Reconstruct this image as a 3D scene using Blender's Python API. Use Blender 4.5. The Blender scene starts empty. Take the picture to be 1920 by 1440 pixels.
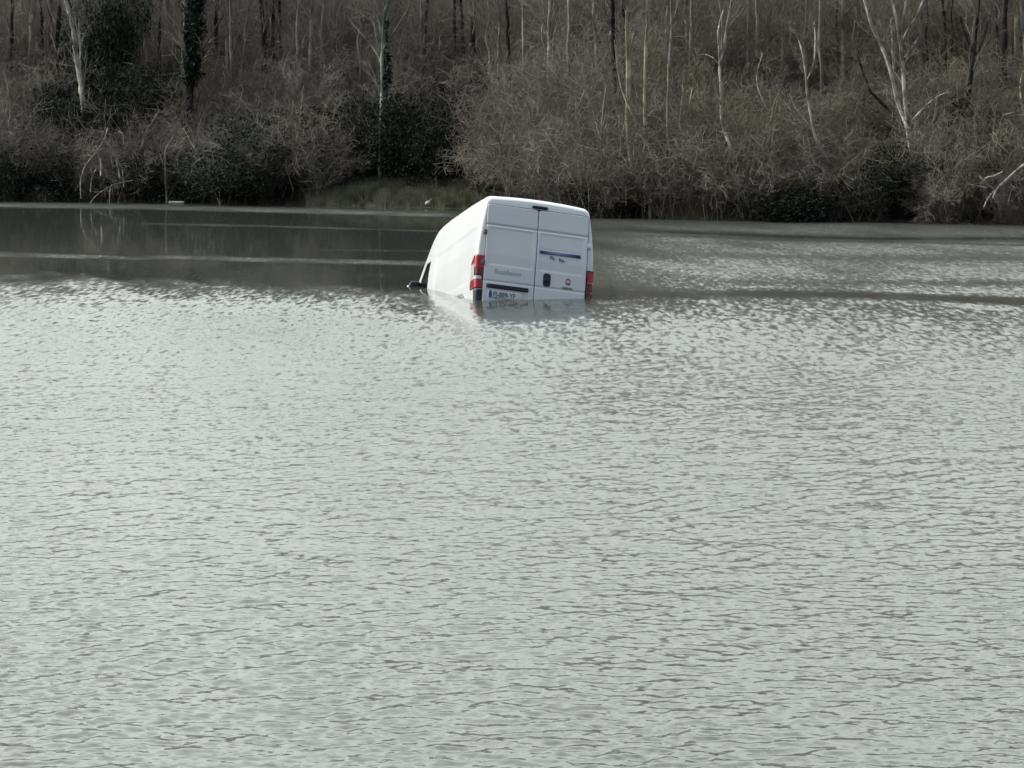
import bpy, math, random
import numpy as np
from mathutils import Vector, Matrix

random.seed(7)
rng = np.random.default_rng(11)
R = math.radians
SC = bpy.context.scene
COL = SC.collection

# ------------------------------------------------------------------ camera, sky, sun, exposure
FPX, YH, CAMH = 5500.0, 200.0, 3.23            # focal length in pixels of a 1920 wide frame, horizon row, eye height
PITCH = math.atan((720 - YH) / FPX)
cam_d = bpy.data.cameras.new('camera')
cam_d.sensor_width = 36.0
cam_d.lens = 36.0 * FPX / 1920.0
cam_d.clip_start = 0.5
cam_d.clip_end = 3000.0
cam = bpy.data.objects.new('camera', cam_d)
COL.objects.link(cam)
cam.location = (0, 0, CAMH)
cam.rotation_euler = (math.pi / 2 - PITCH, 0, 0)
SC.camera = cam

SUN_EL, SUN_AHEAD = 34.0, 16.0                 # sun on the left, a little beyond the van
sv = Vector((-math.cos(R(SUN_AHEAD)) * math.cos(R(SUN_EL)), math.sin(R(SUN_AHEAD)) * math.cos(R(SUN_EL)), math.sin(R(SUN_EL))))
SC.world = bpy.data.worlds.new('World')
SC.world.use_nodes = True
wn = SC.world.node_tree
for n in list(wn.nodes):
    wn.nodes.remove(n)
w_out = wn.nodes.new('ShaderNodeOutputWorld')
w_bg = wn.nodes.new('ShaderNodeBackground')
w_bg.inputs['Strength'].default_value = 0.12
w_sky = wn.nodes.new('ShaderNodeTexSky')
w_sky.sky_type = 'NISHITA'
w_sky.sun_disc = False
w_sky.sun_elevation = R(SUN_EL)
w_sky.sun_rotation = math.atan2(sv.x, sv.y)
w_sky.air_density = 1.0
w_sky.dust_density = 4.0
w_sky.ozone_density = 1.0
w_hs = wn.nodes.new('ShaderNodeHueSaturation')
w_hs.inputs['Saturation'].default_value = 0.85
# a bright veil of cloud over the far shore, thinning to clearer sky behind the camera
w_tc = wn.nodes.new('ShaderNodeTexCoord')
w_nz = wn.nodes.new('ShaderNodeTexNoise')
w_nz.inputs['Scale'].default_value = 2.2
w_nz.inputs['Detail'].default_value = 5.0
w_cr = wn.nodes.new('ShaderNodeValToRGB')
w_cr.color_ramp.elements[0].position = 0.3
w_cr.color_ramp.elements[0].color = (16.1, 17.3, 16.6, 1)
w_cr.color_ramp.elements[1].position = 0.7
w_cr.color_ramp.elements[1].color = (22.8, 24.2, 23.3, 1)
w_mx = wn.nodes.new('ShaderNodeMix')
w_mx.data_type = 'RGBA'
w_dot = wn.nodes.new('ShaderNodeVectorMath'); w_dot.operation = 'DOT_PRODUCT'
w_dot.inputs[1].default_value = Vector((-0.35, 0.85, 0.30)).normalized()
w_mr = wn.nodes.new('ShaderNodeMapRange'); w_mr.interpolation_type = 'SMOOTHSTEP'
w_mr.inputs['From Min'].default_value = -0.35; w_mr.inputs['From Max'].default_value = 0.75
w_mr.inputs['To Min'].default_value = 0.02; w_mr.inputs['To Max'].default_value = 0.9
wn.links.new(w_tc.outputs['Generated'], w_dot.inputs[0]); wn.links.new(w_dot.outputs['Value'], w_mr.inputs['Value'])
wn.links.new(w_mr.outputs['Result'], w_mx.inputs['Factor'])
wn.links.new(w_sky.outputs['Color'], w_hs.inputs['Color'])
wn.links.new(w_tc.outputs['Generated'], w_nz.inputs['Vector'])
wn.links.new(w_nz.outputs['Fac'], w_cr.inputs['Fac'])
wn.links.new(w_hs.outputs['Color'], w_mx.inputs['A'])
wn.links.new(w_cr.outputs['Color'], w_mx.inputs['B'])
wn.links.new(w_mx.outputs['Result'], w_bg.inputs['Color'])
wn.links.new(w_bg.outputs['Background'], w_out.inputs['Surface'])

sun_d = bpy.data.lights.new('sun', 'SUN')
sun_d.energy = 2.2
sun_d.angle = R(2.0)
sun_d.color = (1.0, 0.96, 0.88)
sun = bpy.data.objects.new('sun', sun_d)
COL.objects.link(sun)
sun.rotation_euler = sv.to_track_quat('Z', 'Y').to_euler()
sun.location = (-30, 40, 40)

SC.view_settings.view_transform = 'Standard'
SC.view_settings.look = 'None'
SC.view_settings.exposure = 0.15
SC.view_settings.gamma = 1.0
SC.cycles.max_bounces = 6
SC.cycles.diffuse_bounces = 3
SC.cycles.glossy_bounces = 3
SC.cycles.transparent_max_bounces = 8
SC.cycles.use_denoising = True

# ------------------------------------------------------------------ helpers
def ray(px, py):
    dx, dz = (px - 960) / FPX, -(py - 720) / FPX
    c, s = math.cos(PITCH), math.sin(PITCH)
    return np.array([dx, c + dz * s, -s + dz * c])

def at(px, py, y):                             # the point at distance y seen along a direction
    d = ray(px, py)
    return np.array([0, 0, CAMH]) + d * (y / d[1])

def on_water(px, py):
    d = ray(px, py)
    return np.array([0, 0, CAMH]) + d * (-CAMH / d[2])

def to_px(p):
    c, s = math.cos(PITCH), math.sin(PITCH)
    x, y, z = p[0], p[1], p[2] - CAMH
    fw = y * c - z * s
    return 960 + FPX * x / fw, 720 - FPX * (y * s + z * c) / fw

def tag(o, label=None, cat=None, group=None, kind=None):
    if label: o['label'] = label
    if cat: o['category'] = cat
    if group: o['group'] = group
    if kind: o['kind'] = kind
    return o

def empty(name, loc=(0, 0, 0)):
    o = bpy.data.objects.new(name, None)
    o.empty_display_size = 0.3
    o.location = loc
    COL.objects.link(o)
    return o

def link(name, me, parent=None):
    o = bpy.data.objects.new(name, me)
    COL.objects.link(o)
    if parent is not None:
        o.parent = parent
    return o

def mesh_np(name, V, F, mat, smooth=True, mats=None, midx=None):
    """V (n,3) and F, an (m,4) or (m,3) array, or a list of such arrays"""
    V = np.asarray(V, dtype=np.float32)
    Fs = F if isinstance(F, list) else [F]
    me = bpy.data.meshes.new(name)
    me.vertices.add(len(V))
    me.vertices.foreach_set('co', V.ravel())
    loops = np.concatenate([np.asarray(f).ravel() for f in Fs]).astype(np.int32)
    sizes = np.concatenate([np.full(len(f), np.asarray(f).shape[1]) for f in Fs]).astype(np.int32)
    me.loops.add(len(loops))
    me.loops.foreach_set('vertex_index', loops)
    me.polygons.add(len(sizes))
    st = np.concatenate([[0], np.cumsum(sizes)[:-1]]).astype(np.int32)
    me.polygons.foreach_set('loop_start', st)
    me.polygons.foreach_set('loop_total', sizes)
    me.polygons.foreach_set('use_smooth', np.full(len(sizes), smooth))
    if mats:
        for m in mats: me.materials.append(m)
        me.polygons.foreach_set('material_index', np.asarray(midx, dtype=np.int32))
    elif mat is not None:
        me.materials.append(mat)
    me.update(calc_edges=True)
    return me

def nodes_of(name):
    m = bpy.data.materials.new(name)
    m.use_nodes = True
    nt = m.node_tree
    return m, nt, nt.nodes['Principled BSDF']

def pmat(name, c, rough=0.6, var=0.0, scale=4.0, c2=None, metal=0.0, coat=0.0, stretch=(1, 1, 1), spec=0.5, bump=0.0):
    m, nt, b = nodes_of(name)
    b.inputs['Roughness'].default_value = rough
    b.inputs['Metallic'].default_value = metal
    b.inputs['Coat Weight'].default_value = coat
    b.inputs['Specular IOR Level'].default_value = spec
    c = tuple(c) + (1,)
    if c2 is None and var > 0:
        c2 = tuple(min(1, v * (1 + var)) for v in c[:3])
        c = tuple(v * (1 - var) for v in c[:3]) + (1,)
    if c2 is None:
        b.inputs['Base Color'].default_value = c
        return m
    tc = nt.nodes.new('ShaderNodeTexCoord')
    mp = nt.nodes.new('ShaderNodeMapping')
    mp.inputs['Scale'].default_value = stretch
    nz = nt.nodes.new('ShaderNodeTexNoise')
    nz.inputs['Scale'].default_value = scale
    nz.inputs['Detail'].default_value = 4
    cr = nt.nodes.new('ShaderNodeValToRGB')
    cr.color_ramp.elements[0].position = 0.35
    cr.color_ramp.elements[1].position = 0.65
    cr.color_ramp.elements[0].color = c
    cr.color_ramp.elements[1].color = tuple(c2[:3]) + (1,)
    nt.links.new(tc.outputs['Object'], mp.inputs['Vector'])
    nt.links.new(mp.outputs['Vector'], nz.inputs['Vector'])
    nt.links.new(nz.outputs['Fac'], cr.inputs['Fac'])
    nt.links.new(cr.outputs['Color'], b.inputs['Base Color'])
    if bump:
        bp = nt.nodes.new('ShaderNodeBump')
        bp.inputs['Strength'].default_value = bump
        bp.inputs['Distance'].default_value = 0.05
        nt.links.new(nz.outputs['Fac'], bp.inputs['Height'])
        nt.links.new(bp.outputs['Normal'], b.inputs['Normal'])
    return m

# ------------------------------------------------------------------ the lake shore and the hillside
BANK_PX = [(-700, 369), (0, 375), (350, 379), (620, 385), (803, 389), (905, 392), (1110, 406), (1300, 411), (1600, 414), (1920, 420), (2600, 428)]
BANK = np.array([on_water(*p)[:2] for p in BANK_PX])
BANK = np.vstack([[-200, BANK[0, 1] + 25], BANK, [200, BANK[-1, 1] - 18]])

def bank_y(x):
    return np.interp(x, BANK[:, 0], BANK[:, 1])

def lump(x, y):
    return (np.sin(x * 0.9 + 1.3) * np.sin(y * 0.7 + x * 0.21) * 0.5 + np.sin(x * 0.37 - y * 0.29 + 2) * 0.7
            + np.sin(x * 1.9 + y * 1.3) * 0.22)

def ground_z(x, y):
    x = np.asarray(x, float); y = np.asarray(y, float)
    d = y - bank_y(x)
    prof = np.interp(d, [-90, -8, -1.2, 0, 0.5, 2.0, 5, 9, 12.5, 19, 30, 48, 75, 130, 400],
                     [-2.5, -1.6, -0.35, 0.03, 0.3, 0.9, 2.5, 5.0, 6.2, 6.7, 10, 17, 27, 34, 36])
    # a low grassy shelf between the birch and the van
    xs = np.clip((x + 5.9) / 0.8, 0, 1) * np.clip((-0.3 - x) / 0.8, 0, 1)
    shelf = np.interp(d, [-90, 0, 0.6, 3.5, 6, 10, 14, 400], [0, 0, 0.0, -0.5, -0.5, -0.2, 0, 0])
    return prof + shelf * xs + lump(x, y) * np.interp(d, [0, 2, 8, 30, 60], [0.0, 0.12, 0.3, 0.5, 1.2])

xs_ = np.concatenate([np.linspace(-200, -30, 30), np.linspace(-29, 29, 150), np.linspace(30, 200, 30)])
ys_ = np.concatenate([np.linspace(-40, 70, 12), np.linspace(72, 130, 150), np.linspace(132, 420, 60)])
X, Y = np.meshgrid(xs_, ys_)
Z = ground_z(X, Y)
nx, ny = len(xs_), len(ys_)
gi = np.arange(nx * ny).reshape(ny, nx)
GF = np.stack([gi[:-1, :-1], gi[:-1, 1:], gi[1:, 1:], gi[1:, :-1]], -1).reshape(-1, 4)
m_ground = pmat('leaf_litter', (0.04, 0.035, 0.029), 0.95, scale=1.6, c2=(0.125, 0.108, 0.084), spec=0.1, bump=0.8)
tag(link('ground', mesh_np('ground', np.stack([X, Y, Z], -1).reshape(-1, 3), GF, m_ground)), 'brown leaf covered hillside rising from the far lake shore', 'hillside', kind='structure')

# ------------------------------------------------------------------ water
def px_line(pts):
    w = np.array([on_water(*p)[:2] for p in pts])
    return w[np.argsort(w[:, 0])]

def sstep(a, b, v):
    t = np.clip((v - a) / (b - a), 0, 1)
    return t * t * (3 - 2 * t)

# edges of the wind ruffled areas on the lake, as lines over the water
E_MAIN = px_line([(-900, 512), (0, 517), (150, 519), (400, 529), (600, 537), (760, 546), (900, 556), (1100, 561), (1500, 563), (1920, 578), (2800, 590)])
STREAKS = [  # (line, half width in px at that row, ruffle, x from, x to)
    ([(-600, 379), (0, 384), (300, 388), (480, 393), (640, 397), (860, 404)], 4.4, 0.85, -600, 870),
    ([(380, 388), (560, 392), (700, 396), (860, 399)], 2.4, 0.6, 360, 870),
    ([(250, 419), (500, 424), (800, 433), (1000, 438)], 1.6, 0.24, 240, 980),
    ([(560, 468), (760, 470), (960, 472)], 2.0, 0.12, 640, 980),
    ([(-600, 474), (0, 477), (120, 480), (240, 484), (330, 482), (480, 487), (640, 490), (800, 494)], 4.4, 0.30, -600, 960),
]
CALM = [    # calm lanes across the ruffled water on the right
    ([(1040, 428), (1110, 430), (1300, 437), (1440, 442), (1640, 448)], 6.0, 0.05),
    ([(1300, 444), (1500, 450), (1700, 455), (1950, 460)], 1.8, 0.22),
    ([(1040, 552), (1110, 553), (1500, 551), (1700, 556), (1950, 567)], 10.0, 0.10),
    ([(1040, 470), (1300, 476), (1500, 484)], 8.0, 0.40),
    ([(1040, 524), (1300, 529), (1600, 531)], 9.0, 0.36),
]

def dpx(y):                                     # metres of water depth covered by one photo row at distance y
    return y * y / (FPX * CAMH)

def hash_noise(x, y, s):
    return (np.sin(x * 0.83 * s + 1.7 * np.sin(y * 0.31 * s)) + np.sin(x * 0.37 * s - y * 0.53 * s + 2.1) + np.sin(x * 1.71 * s + y * 0.9 * s + 4.0)) / 3

def ruffle(x, y):
    ym = np.interp(x, E_MAIN[:, 0], E_MAIN[:, 1])
    n1 = hash_noise(x, y, 1.0); n2 = hash_noise(x + 40, y, 3.1)
    e = (ym - y) / dpx(ym) + 6 * n2 + 6 * hash_noise(x + 11, y * 0.5, 5.3) * (x < 1.0)              # rows below the main edge
    right = sstep(0.2, 4.6, x + 0.7 * hash_noise(x, y * 0.5, 1.3))                  # right of the van the far water is ruffled too
    n3 = hash_noise(x + 17, y * 0.6, 1.9)
    soft = 0.24 * sstep(-12, 10, e + 5 * n3) + 0.26 * sstep(0, 55, e + 14 * n3)
    near = soft * (1 - right) + 0.5 * sstep(-2, 2, e) * right + 0.22 * sstep(10, 70, e) + 0.28 * sstep(40, 160, e)
    lee = np.exp(-((x + 0.15) / 1.35) ** 2 - ((y - 46.6) / 3.6) ** 2)      # sheltered water below the van
    near = near * (1 - 0.52 * lee) * (1 + 0.22 * hash_noise(x * 0.6 + 3, y * 0.25, 0.9) + 0.12 * hash_noise(x + 5, y * 0.4, 2.3))
    far = 0.012 + right * (0.62 + 0.10 * sstep(4, 12, x) + 0.10 * n1 + 0.22 * hash_noise(x * 0.8, y * 0.35, 2.6))
    far = far + (1 - right) * 0.06 * sstep(-45, -3, e) * np.clip(0.5 + n1, 0, 1.5)
    for pts, hw, r, x0, x1 in STREAKS:
        L = px_line(pts); yl = np.interp(x, L[:, 0], L[:, 1])
        k = np.exp(-((y - yl) / (hw * dpx(yl))) ** 4)
        wx0, wx1 = on_water(x0, 430)[0], on_water(x1, 430)[0]
        k = k * sstep(wx0 - 1, wx0 + 1.5, x) * (1 - sstep(wx1 - 1.5, wx1 + 1, x)) * (0.85 + 0.3 * n2)
        far = np.maximum(far, r * k)
    for pts, hw, r in CALM:
        L = px_line(pts); yl = np.interp(x, L[:, 0], L[:, 1])
        k = np.exp(-((y - yl - 1.5 * n1 * dpx(yl)) / (hw * dpx(yl))) ** 2) * right
        far = far * (1 - k) + r * k
    shore = sstep(0.1, 1.2, bank_y(x) - y)
    far = far * (0.15 + 0.85 * shore)
    return np.clip(np.maximum(near, far * (1 - sstep(-3, 12, e))), 0, 1.8)

NR, NC = 1250, 980
tt = np.linspace(0, 1, NR)
Yr = 1.0 / (1 / 9.0 + (1 / 128.0 - 1 / 9.0) * tt)           # finer rows near, coarser far
U = np.linspace(-1, 1, NC)
WX = (U[None, :] * (3.2 + 0.215 * Yr[:, None]))
WY = np.repeat(Yr[:, None], NC, 1)
ROW = np.gradient(Yr)[:, None]; COLW = ((3.2 + 0.215 * Yr) * 2 / NC)[:, None]
RF = ruffle(WX, WY)
WZ = np.zeros_like(WX)
wr = np.random.default_rng(3)
NW = 84
for i in range(NW):
    lam = 0.05 * (0.30 / 0.05) ** wr.random() if i % 6 else 0.3 + 0.9 * wr.random() ** 2
    th = R(112) + wr.normal() * R(52)
    k = 2 * math.pi / lam; kx, ky = k * math.cos(th), k * math.sin(th)
    slope = 0.0172 * (1.0 if lam < 0.3 else 0.5)
    fy = sstep(2.2, 4.5, 2 * math.pi / (abs(ky) + 1e-6) / ROW)
    fx = sstep(2.2, 4.5, 2 * math.pi / (abs(kx) + 1e-6) / COLW)
    ph = kx * WX + ky * WY + wr.random() * 6.283 + 0.9 * np.sin(0.7 * WX + 0.9 * WY + i)
    s = np.sin(ph)
    WZ += slope / k * 1.15 * (np.exp(0.9 * (s - 1)) * 2 - 0.9) * fy * fx
WZ *= RF * (1 + 0.35 * hash_noise(WX, WY, 0.35) + 0.15 * hash_noise(WX + 9, WY, 1.2))
# an outer sheet carries the lake on to both sides
gi = np.arange(NR * NC).reshape(NR, NC)
WF = np.stack([gi[:-1, :-1], gi[:-1, 1:], gi[1:, 1:], gi[1:, :-1]], -1).reshape(-1, 4)
WV = np.stack([WX, WY, WZ], -1).reshape(-1, 3)
ex = np.array([[-260, -60, -.02], [260, -60, -.02], [WX[0, -1], Yr[0], -.02], [WX[0, 0], Yr[0], -.02],
               [260, 135, -.02], [WX[-1, -1], Yr[-1], -.02], [-260, 135, -.02], [WX[-1, 0], Yr[-1], -.02]])
b0 = len(WV)
EF = np.array([[b0, b0 + 1, b0 + 2, b0 + 3], [b0 + 1, b0 + 4, b0 + 5, b0 + 2], [b0 + 6, b0, b0 + 3, b0 + 7], [b0 + 7, b0 + 5, b0 + 4, b0 + 6]])

m_water, nt, b = nodes_of('lake_water')
b.inputs['Base Color'].default_value = (0.056, 0.060, 0.053, 1)
b.inputs['IOR'].default_value = 1.33
tc = nt.nodes.new('ShaderNodeTexCoord')
geo = nt.nodes.new('ShaderNodeNewGeometry')
atr = nt.nodes.new('ShaderNodeAttribute'); atr.attribute_name = 'fine_ripple'
nt.links.new(atr.outputs['Fac'], b.inputs['Roughness'])
acc = None
for sc, st, amp, wname in ((24.0, (0.75, 1.0, 1), 0.34, 'ruffle'), (6.0, (0.7, 1.0, 1), 0.14, 'ruffle'), (17.0, (0.9, 0.36, 1), 0.28, 'chop_mid'), (15.0, (0.9, 0.14, 1), 0.78, 'chop_far')):
    mp = nt.nodes.new('ShaderNodeMapping'); mp.inputs['Scale'].default_value = st
    mp.inputs['Rotation'].default_value = (0, 0, R(-14))
    nz = nt.nodes.new('ShaderNodeTexNoise'); nz.inputs['Scale'].default_value = sc; nz.inputs['Detail'].default_value = 3
    sb = nt.nodes.new('ShaderNodeVectorMath'); sb.operation = 'SUBTRACT'; sb.inputs[1].default_value = (0.5, 0.57 if wname == 'ruffle' else 0.64, 0.5)   # wind waves lean towards the near shore
    ml = nt.nodes.new('ShaderNodeVectorMath'); ml.operation = 'MULTIPLY'; ml.inputs[1].default_value = (amp * 0.7, amp * 1.15, 0)
    wa = nt.nodes.new('ShaderNodeAttribute'); wa.attribute_name = wname
    wm = nt.nodes.new('ShaderNodeVectorMath'); wm.operation = 'SCALE'
    nt.links.new(tc.outputs['Object'], mp.inputs['Vector']); nt.links.new(mp.outputs['Vector'], nz.inputs['Vector'])
    nt.links.new(nz.outputs['Color'], sb.inputs[0]); nt.links.new(sb.outputs[0], ml.inputs[0])
    nt.links.new(ml.outputs[0], wm.inputs[0]); nt.links.new(wa.outputs['Fac'], wm.inputs['Scale']); ml = wm
    if acc is None:
        acc = ml
    else:
        ad = nt.nodes.new('ShaderNodeVectorMath'); ad.operation = 'ADD'
        nt.links.new(acc.outputs[0], ad.inputs[0]); nt.links.new(ml.outputs[0], ad.inputs[1]); acc = ad
scl = acc
ad = nt.nodes.new('ShaderNodeVectorMath'); ad.operation = 'ADD'
nt.links.new(geo.outputs['Normal'], ad.inputs[0]); nt.links.new(scl.outputs[0], ad.inputs[1])
nm = nt.nodes.new('ShaderNodeVectorMath'); nm.operation = 'NORMALIZE'
nt.links.new(ad.outputs[0], nm.inputs[0]); nt.links.new(nm.outputs[0], b.inputs['Normal'])

wme = mesh_np('water', np.vstack([WV, ex]), np.vstack([WF, EF]), m_water)
a = wme.attributes.new('ruffle', 'FLOAT', 'POINT')
a.data.foreach_set('value', np.concatenate([RF.ravel(), np.full(8, 0.6)]).astype(np.float32))
# ripples too small to model lie in the roughness of the surface
FR = np.sqrt(1.4 * np.minimum(RF, 1.0) * np.interp(WY, [14, 30, 50, 58, 100], [0.02, 0.035, 0.05, 0.08, 0.10]) + 0.0002)
for nm_, wt_ in (('chop_mid', np.interp(WY, [18, 30, 44, 56], [0, 1, 1, 0.3])), ('chop_far', np.interp(WY, [32, 46, 200], [0, 1, 1]))):
    a = wme.attributes.new(nm_, 'FLOAT', 'POINT')
    a.data.foreach_set('value', np.concatenate([(RF * wt_).ravel(), np.full(8, 0.3)]).astype(np.float32))
a = wme.attributes.new('fine_ripple', 'FLOAT', 'POINT')
a.data.foreach_set('value', np.concatenate([FR.ravel(), np.full(8, 0.35)]).astype(np.float32))
tag(link('water', wme), 'grey green wind rippled lake water', 'lake', kind='structure')

# ------------------------------------------------------------------ the van
m_paint = pmat('white_paint', (0.665, 0.685, 0.70), 0.32, scale=1.3, c2=(0.72, 0.735, 0.74), coat=0.35)
m_seal = pmat('door_seal_rubber', (0.12, 0.125, 0.135), 0.7, var=0.15)
m_black = pmat('black_plastic', (0.012, 0.012, 0.016), 0.45, var=0.2, scale=20)
m_grey = pmat('grey_plastic', (0.16, 0.155, 0.15), 0.6, var=0.15, scale=12)
m_glass = pmat('dark_glass', (0.006, 0.007, 0.008), 0.08)
m_red = pmat('red_lens', (0.36, 0.006, 0.018), 0.15, var=0.15, scale=30, coat=0.5)
m_dred = pmat('dark_red_lens', (0.035, 0.004, 0.008), 0.2, var=0.15, scale=30)
m_red2 = pmat('deep_red_lens', (0.15, 0.005, 0.014), 0.18, var=0.15, scale=30, coat=0.3)
m_clear = pmat('clear_lens', (0.62, 0.55, 0.55), 0.12, var=0.12, scale=25, coat=0.5)
m_plate = pmat('plate_white', (0.72, 0.74, 0.73), 0.4, var=0.04)
m_blue = pmat('plate_blue', (0.02, 0.06, 0.22), 0.4, var=0.1)
m_ink = pmat('grey_lettering', (0.10, 0.13, 0.15), 0.5, var=0.1)
m_ink2 = pmat('faded_lettering', (0.42, 0.45, 0.47), 0.5, var=0.08)
m_badge = pmat('badge_red', (0.30, 0.07, 0.12), 0.35, var=0.1)
m_strip, nt, b = nodes_of('blue_strip')
tc = nt.nodes.new('ShaderNodeTexCoord'); sx = nt.nodes.new('ShaderNodeSeparateXYZ'); cr = nt.nodes.new('ShaderNodeValToRGB')
nt.links.new(tc.outputs['Generated'], sx.inputs[0]); nt.links.new(sx.outputs['X'], cr.inputs['Fac']); nt.links.new(cr.outputs['Color'], b.inputs['Base Color'])
cr.color_ramp.elements[0].color = (0.012, 0.022, 0.13, 1); cr.color_ramp.elements[0].position = 0.05
cr.color_ramp.elements[1].color = (0.012, 0.022, 0.13, 1); cr.color_ramp.elements[1].position = 0.92
e_ = cr.color_ramp.elements.new(0.25); e_.color = (0.15, 0.17, 0.34, 1)
e_ = cr.color_ramp.elements.new(0.5); e_.color = (0.22, 0.22, 0.38, 1)
e_ = cr.color_ramp.elements.new(0.75); e_.color = (0.07, 0.10, 0.30, 1)
b.inputs['Roughness'].default_value = 0.4

VAN = empty('white_van', (0.29216665, 49.10062672, CAMH - 3.98464022))
VAN.rotation_mode = 'XYZ'
VAN.rotation_euler = (Matrix.Rotation(0.28638813, 3, 'Z') @ Matrix.Rotation(-0.20789632, 3, 'X') @ Matrix.Rotation(0.14178247, 3, 'Y')).to_euler('XYZ')
tag(VAN, 'white panel van half sunk in the lake, nose down and leaning to one side', 'van')

PZ = [0.28, 0.40, 0.55, 0.75, 1.0, 1.35, 1.6, 1.8, 2.0, 2.15, 2.3, 2.42, 2.56]
PX_ = [0.90, 0.965, 0.99, 1.005, 1.022, 1.036, 1.030, 1.010, 0.984, 0.960, 0.932, 0.910, 0.885]
ZT_Y = [0.0, 0.02, 0.06, 0.12, 0.3, 1.2, 2.6, 3.1, 3.35, 3.52, 3.66, 4.02, 4.38, 4.48, 4.95, 5.22, 5.36, 5.41]
ZT_Z = [2.40, 2.43, 2.46, 2.485, 2.505, 2.525, 2.51, 2.48, 2.43, 2.34, 2.21, 1.83, 1.45, 1.38, 1.22, 1.03, 0.80, 0.58]

def lean(z):
    return 0.075 * np.maximum(0, z - 1.45) - 0.012 * np.clip((1.3 - z) / 0.5, 0, 1)

def ztop(y): return np.interp(y, ZT_Y, ZT_Z)

def halfw(y, z):
    w = np.interp(z, PZ, PX_)
    y = np.asarray(y, float)
    inset = np.interp(y, [0, 0.012, 0.035, 0.07, 0.12], [0.055, 0.028, 0.012, 0.003, 0])
    up = np.clip((z - 1.1) / 1.3, 0, 1)
    front = np.clip((y - 3.2) / 2.2, 0, 1)
    w = w - inset - front ** 1.6 * (0.05 + 0.22 * up) - np.clip((y - 4.7) / 0.71, 0, 1) ** 2.5 * 0.34
    # pressed panel along the load bay side
    ptop = 1.965 - 0.035 * y
    k = sstep(0.26, 0.34, y) * (1 - sstep(2.86, 2.94, y)) * (1 - sstep(ptop - 0.03, ptop + 0.005, z)) * sstep(0.98, 1.05, z)
    return w - 0.011 * k

def body_mesh():
    ys = np.concatenate([[0, 0.012, 0.035, 0.07, 0.12, 0.2], np.linspace(0.25, 0.36, 8), np.linspace(0.5, 2.8, 22), np.linspace(2.84, 2.96, 8), np.linspace(3.05, 5.41, 36)])
    rings = []
    for y in ys:
        zt = float(ztop(y)); zb = 0.30
        rz = min(0.115, (zt - zb) * 0.4)
        zs = np.linspace(zb + 0.08, zt - rz, 64)
        w = halfw(y, zs)
        pts = [(0, zb), (w[0] * 0.6, zb), (w[0] - 0.06, zb), (w[0] - 0.015, zb + 0.03)]
        pts += list(zip(w, zs))
        rx = min(0.125, w[-1] * 0.4)
        wt = float(w[-1])
        for aa in np.linspace(0, math.pi / 2, 9)[1:]:
            pts.append((wt - rx + rx * math.cos(aa), zt - rz + rz * math.sin(aa)))
        xe = wt - rx
        for t in np.linspace(1, 0, 7)[1:]:
            pts.append((xe * t, zt + 0.035 * (1 - t * t)))
        full = [(-p[0], p[1]) for p in pts] + [(p[0], p[1]) for p in pts[::-1][1:-1]]
        rings.append([(x, y + lean(z) * max(0, 1 - y / 0.8), z) for x, z in full])
    n = len(rings[0]); V = np.array(rings).reshape(-1, 3)
    idx = np.arange(len(ys) * n).reshape(len(ys), n)
    nxt = np.roll(idx, -1, axis=1)
    F = np.stack([idx[:-1], idx[1:], nxt[1:], nxt[:-1]], -1).reshape(-1, 4)
    h = n // 2
    caps = []
    for r, fl in ((0, False), (len(ys) - 1, True)):
        for i in range(1, h - 1):
            q = [idx[r, i], idx[r, i + 1], idx[r, n - i - 1], idx[r, n - i]]
            caps.append(q if not fl else q[::-1])
    return V, np.vstack([F, np.array(caps)])

V, F = body_mesh()
bd = link('body', mesh_np('van_body', V, F, m_paint), VAN)

def rear_patch(name, x0, x1, z0, z1, proud, mat, parent, nx=4, nz=4, rc=0.0, relief=None, thick=0.012, edge=0.008, slant=0.0):
    """a plate lying on the rear face: outline with rounded corners, a turned edge and real thickness"""
    us = np.linspace(0, 1, nx + 1); vs = np.linspace(0, 1, nz + 1)
    rows = []
    for v in vs:
        z = z0 + (z1 - z0) * v
        dz = min(z - z0, z1 - z)
        ins = 0.0
        if rc > 0 and dz < rc: ins = rc - math.sqrt(max(0, rc * rc - (rc - dz) ** 2))
        xa, xb = x0 + ins, x1 - ins
        rows.append([(xa + (xb - xa) * u, z + slant * (xa + (xb - xa) * u - x0)) for u in us])
    P = np.array(rows)
    xx, zz = P[..., 0], P[..., 1]
    base = lean(zz)
    y = base - proud
    if relief is not None:
        y = y - relief(xx, zz)
    n = nx + 1; m = nz + 1
    top = np.stack([xx, y, zz], -1)
    # turned edge: an outer ring set back by thick
    ringi = [(0, i) for i in range(n)] + [(j, n - 1) for j in range(1, m)] + [(m - 1, i) for i in range(n - 2, -1, -1)] + [(j, 0) for j in range(m - 2, 0, -1)]
    cx, cz = (x0 + x1) / 2, (z0 + z1) / 2
    out = []
    for j, i in ringi:
        p = top[j, i].copy(); p[1] = base[j, i] - proud + thick
        p[0] += edge * np.sign(p[0] - cx) * (1 if abs(p[0] - cx) > 0.45 * (x1 - x0) else 0)
        p[2] += edge * np.sign(p[2] - cz) * (1 if abs(p[2] - cz) > 0.45 * (z1 - z0) else 0)
        out.append(p)
    Vv = np.vstack([top.reshape(-1, 3), np.array(out)])
    idx = np.arange(n * m).reshape(m, n)
    Fq = np.stack([idx[:-1, :-1], idx[:-1, 1:], idx[1:, 1:], idx[1:, :-1]], -1).reshape(-1, 4)
    k = len(ringi); o0 = n * m
    E = np.array([[o0 + i, o0 + (i + 1) % k, idx[ringi[(i + 1) % k]], idx[ringi[i]]] for i in range(k)])
    return link(name, mesh_np(name, Vv, np.vstack([Fq, E]), mat), parent)

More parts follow.
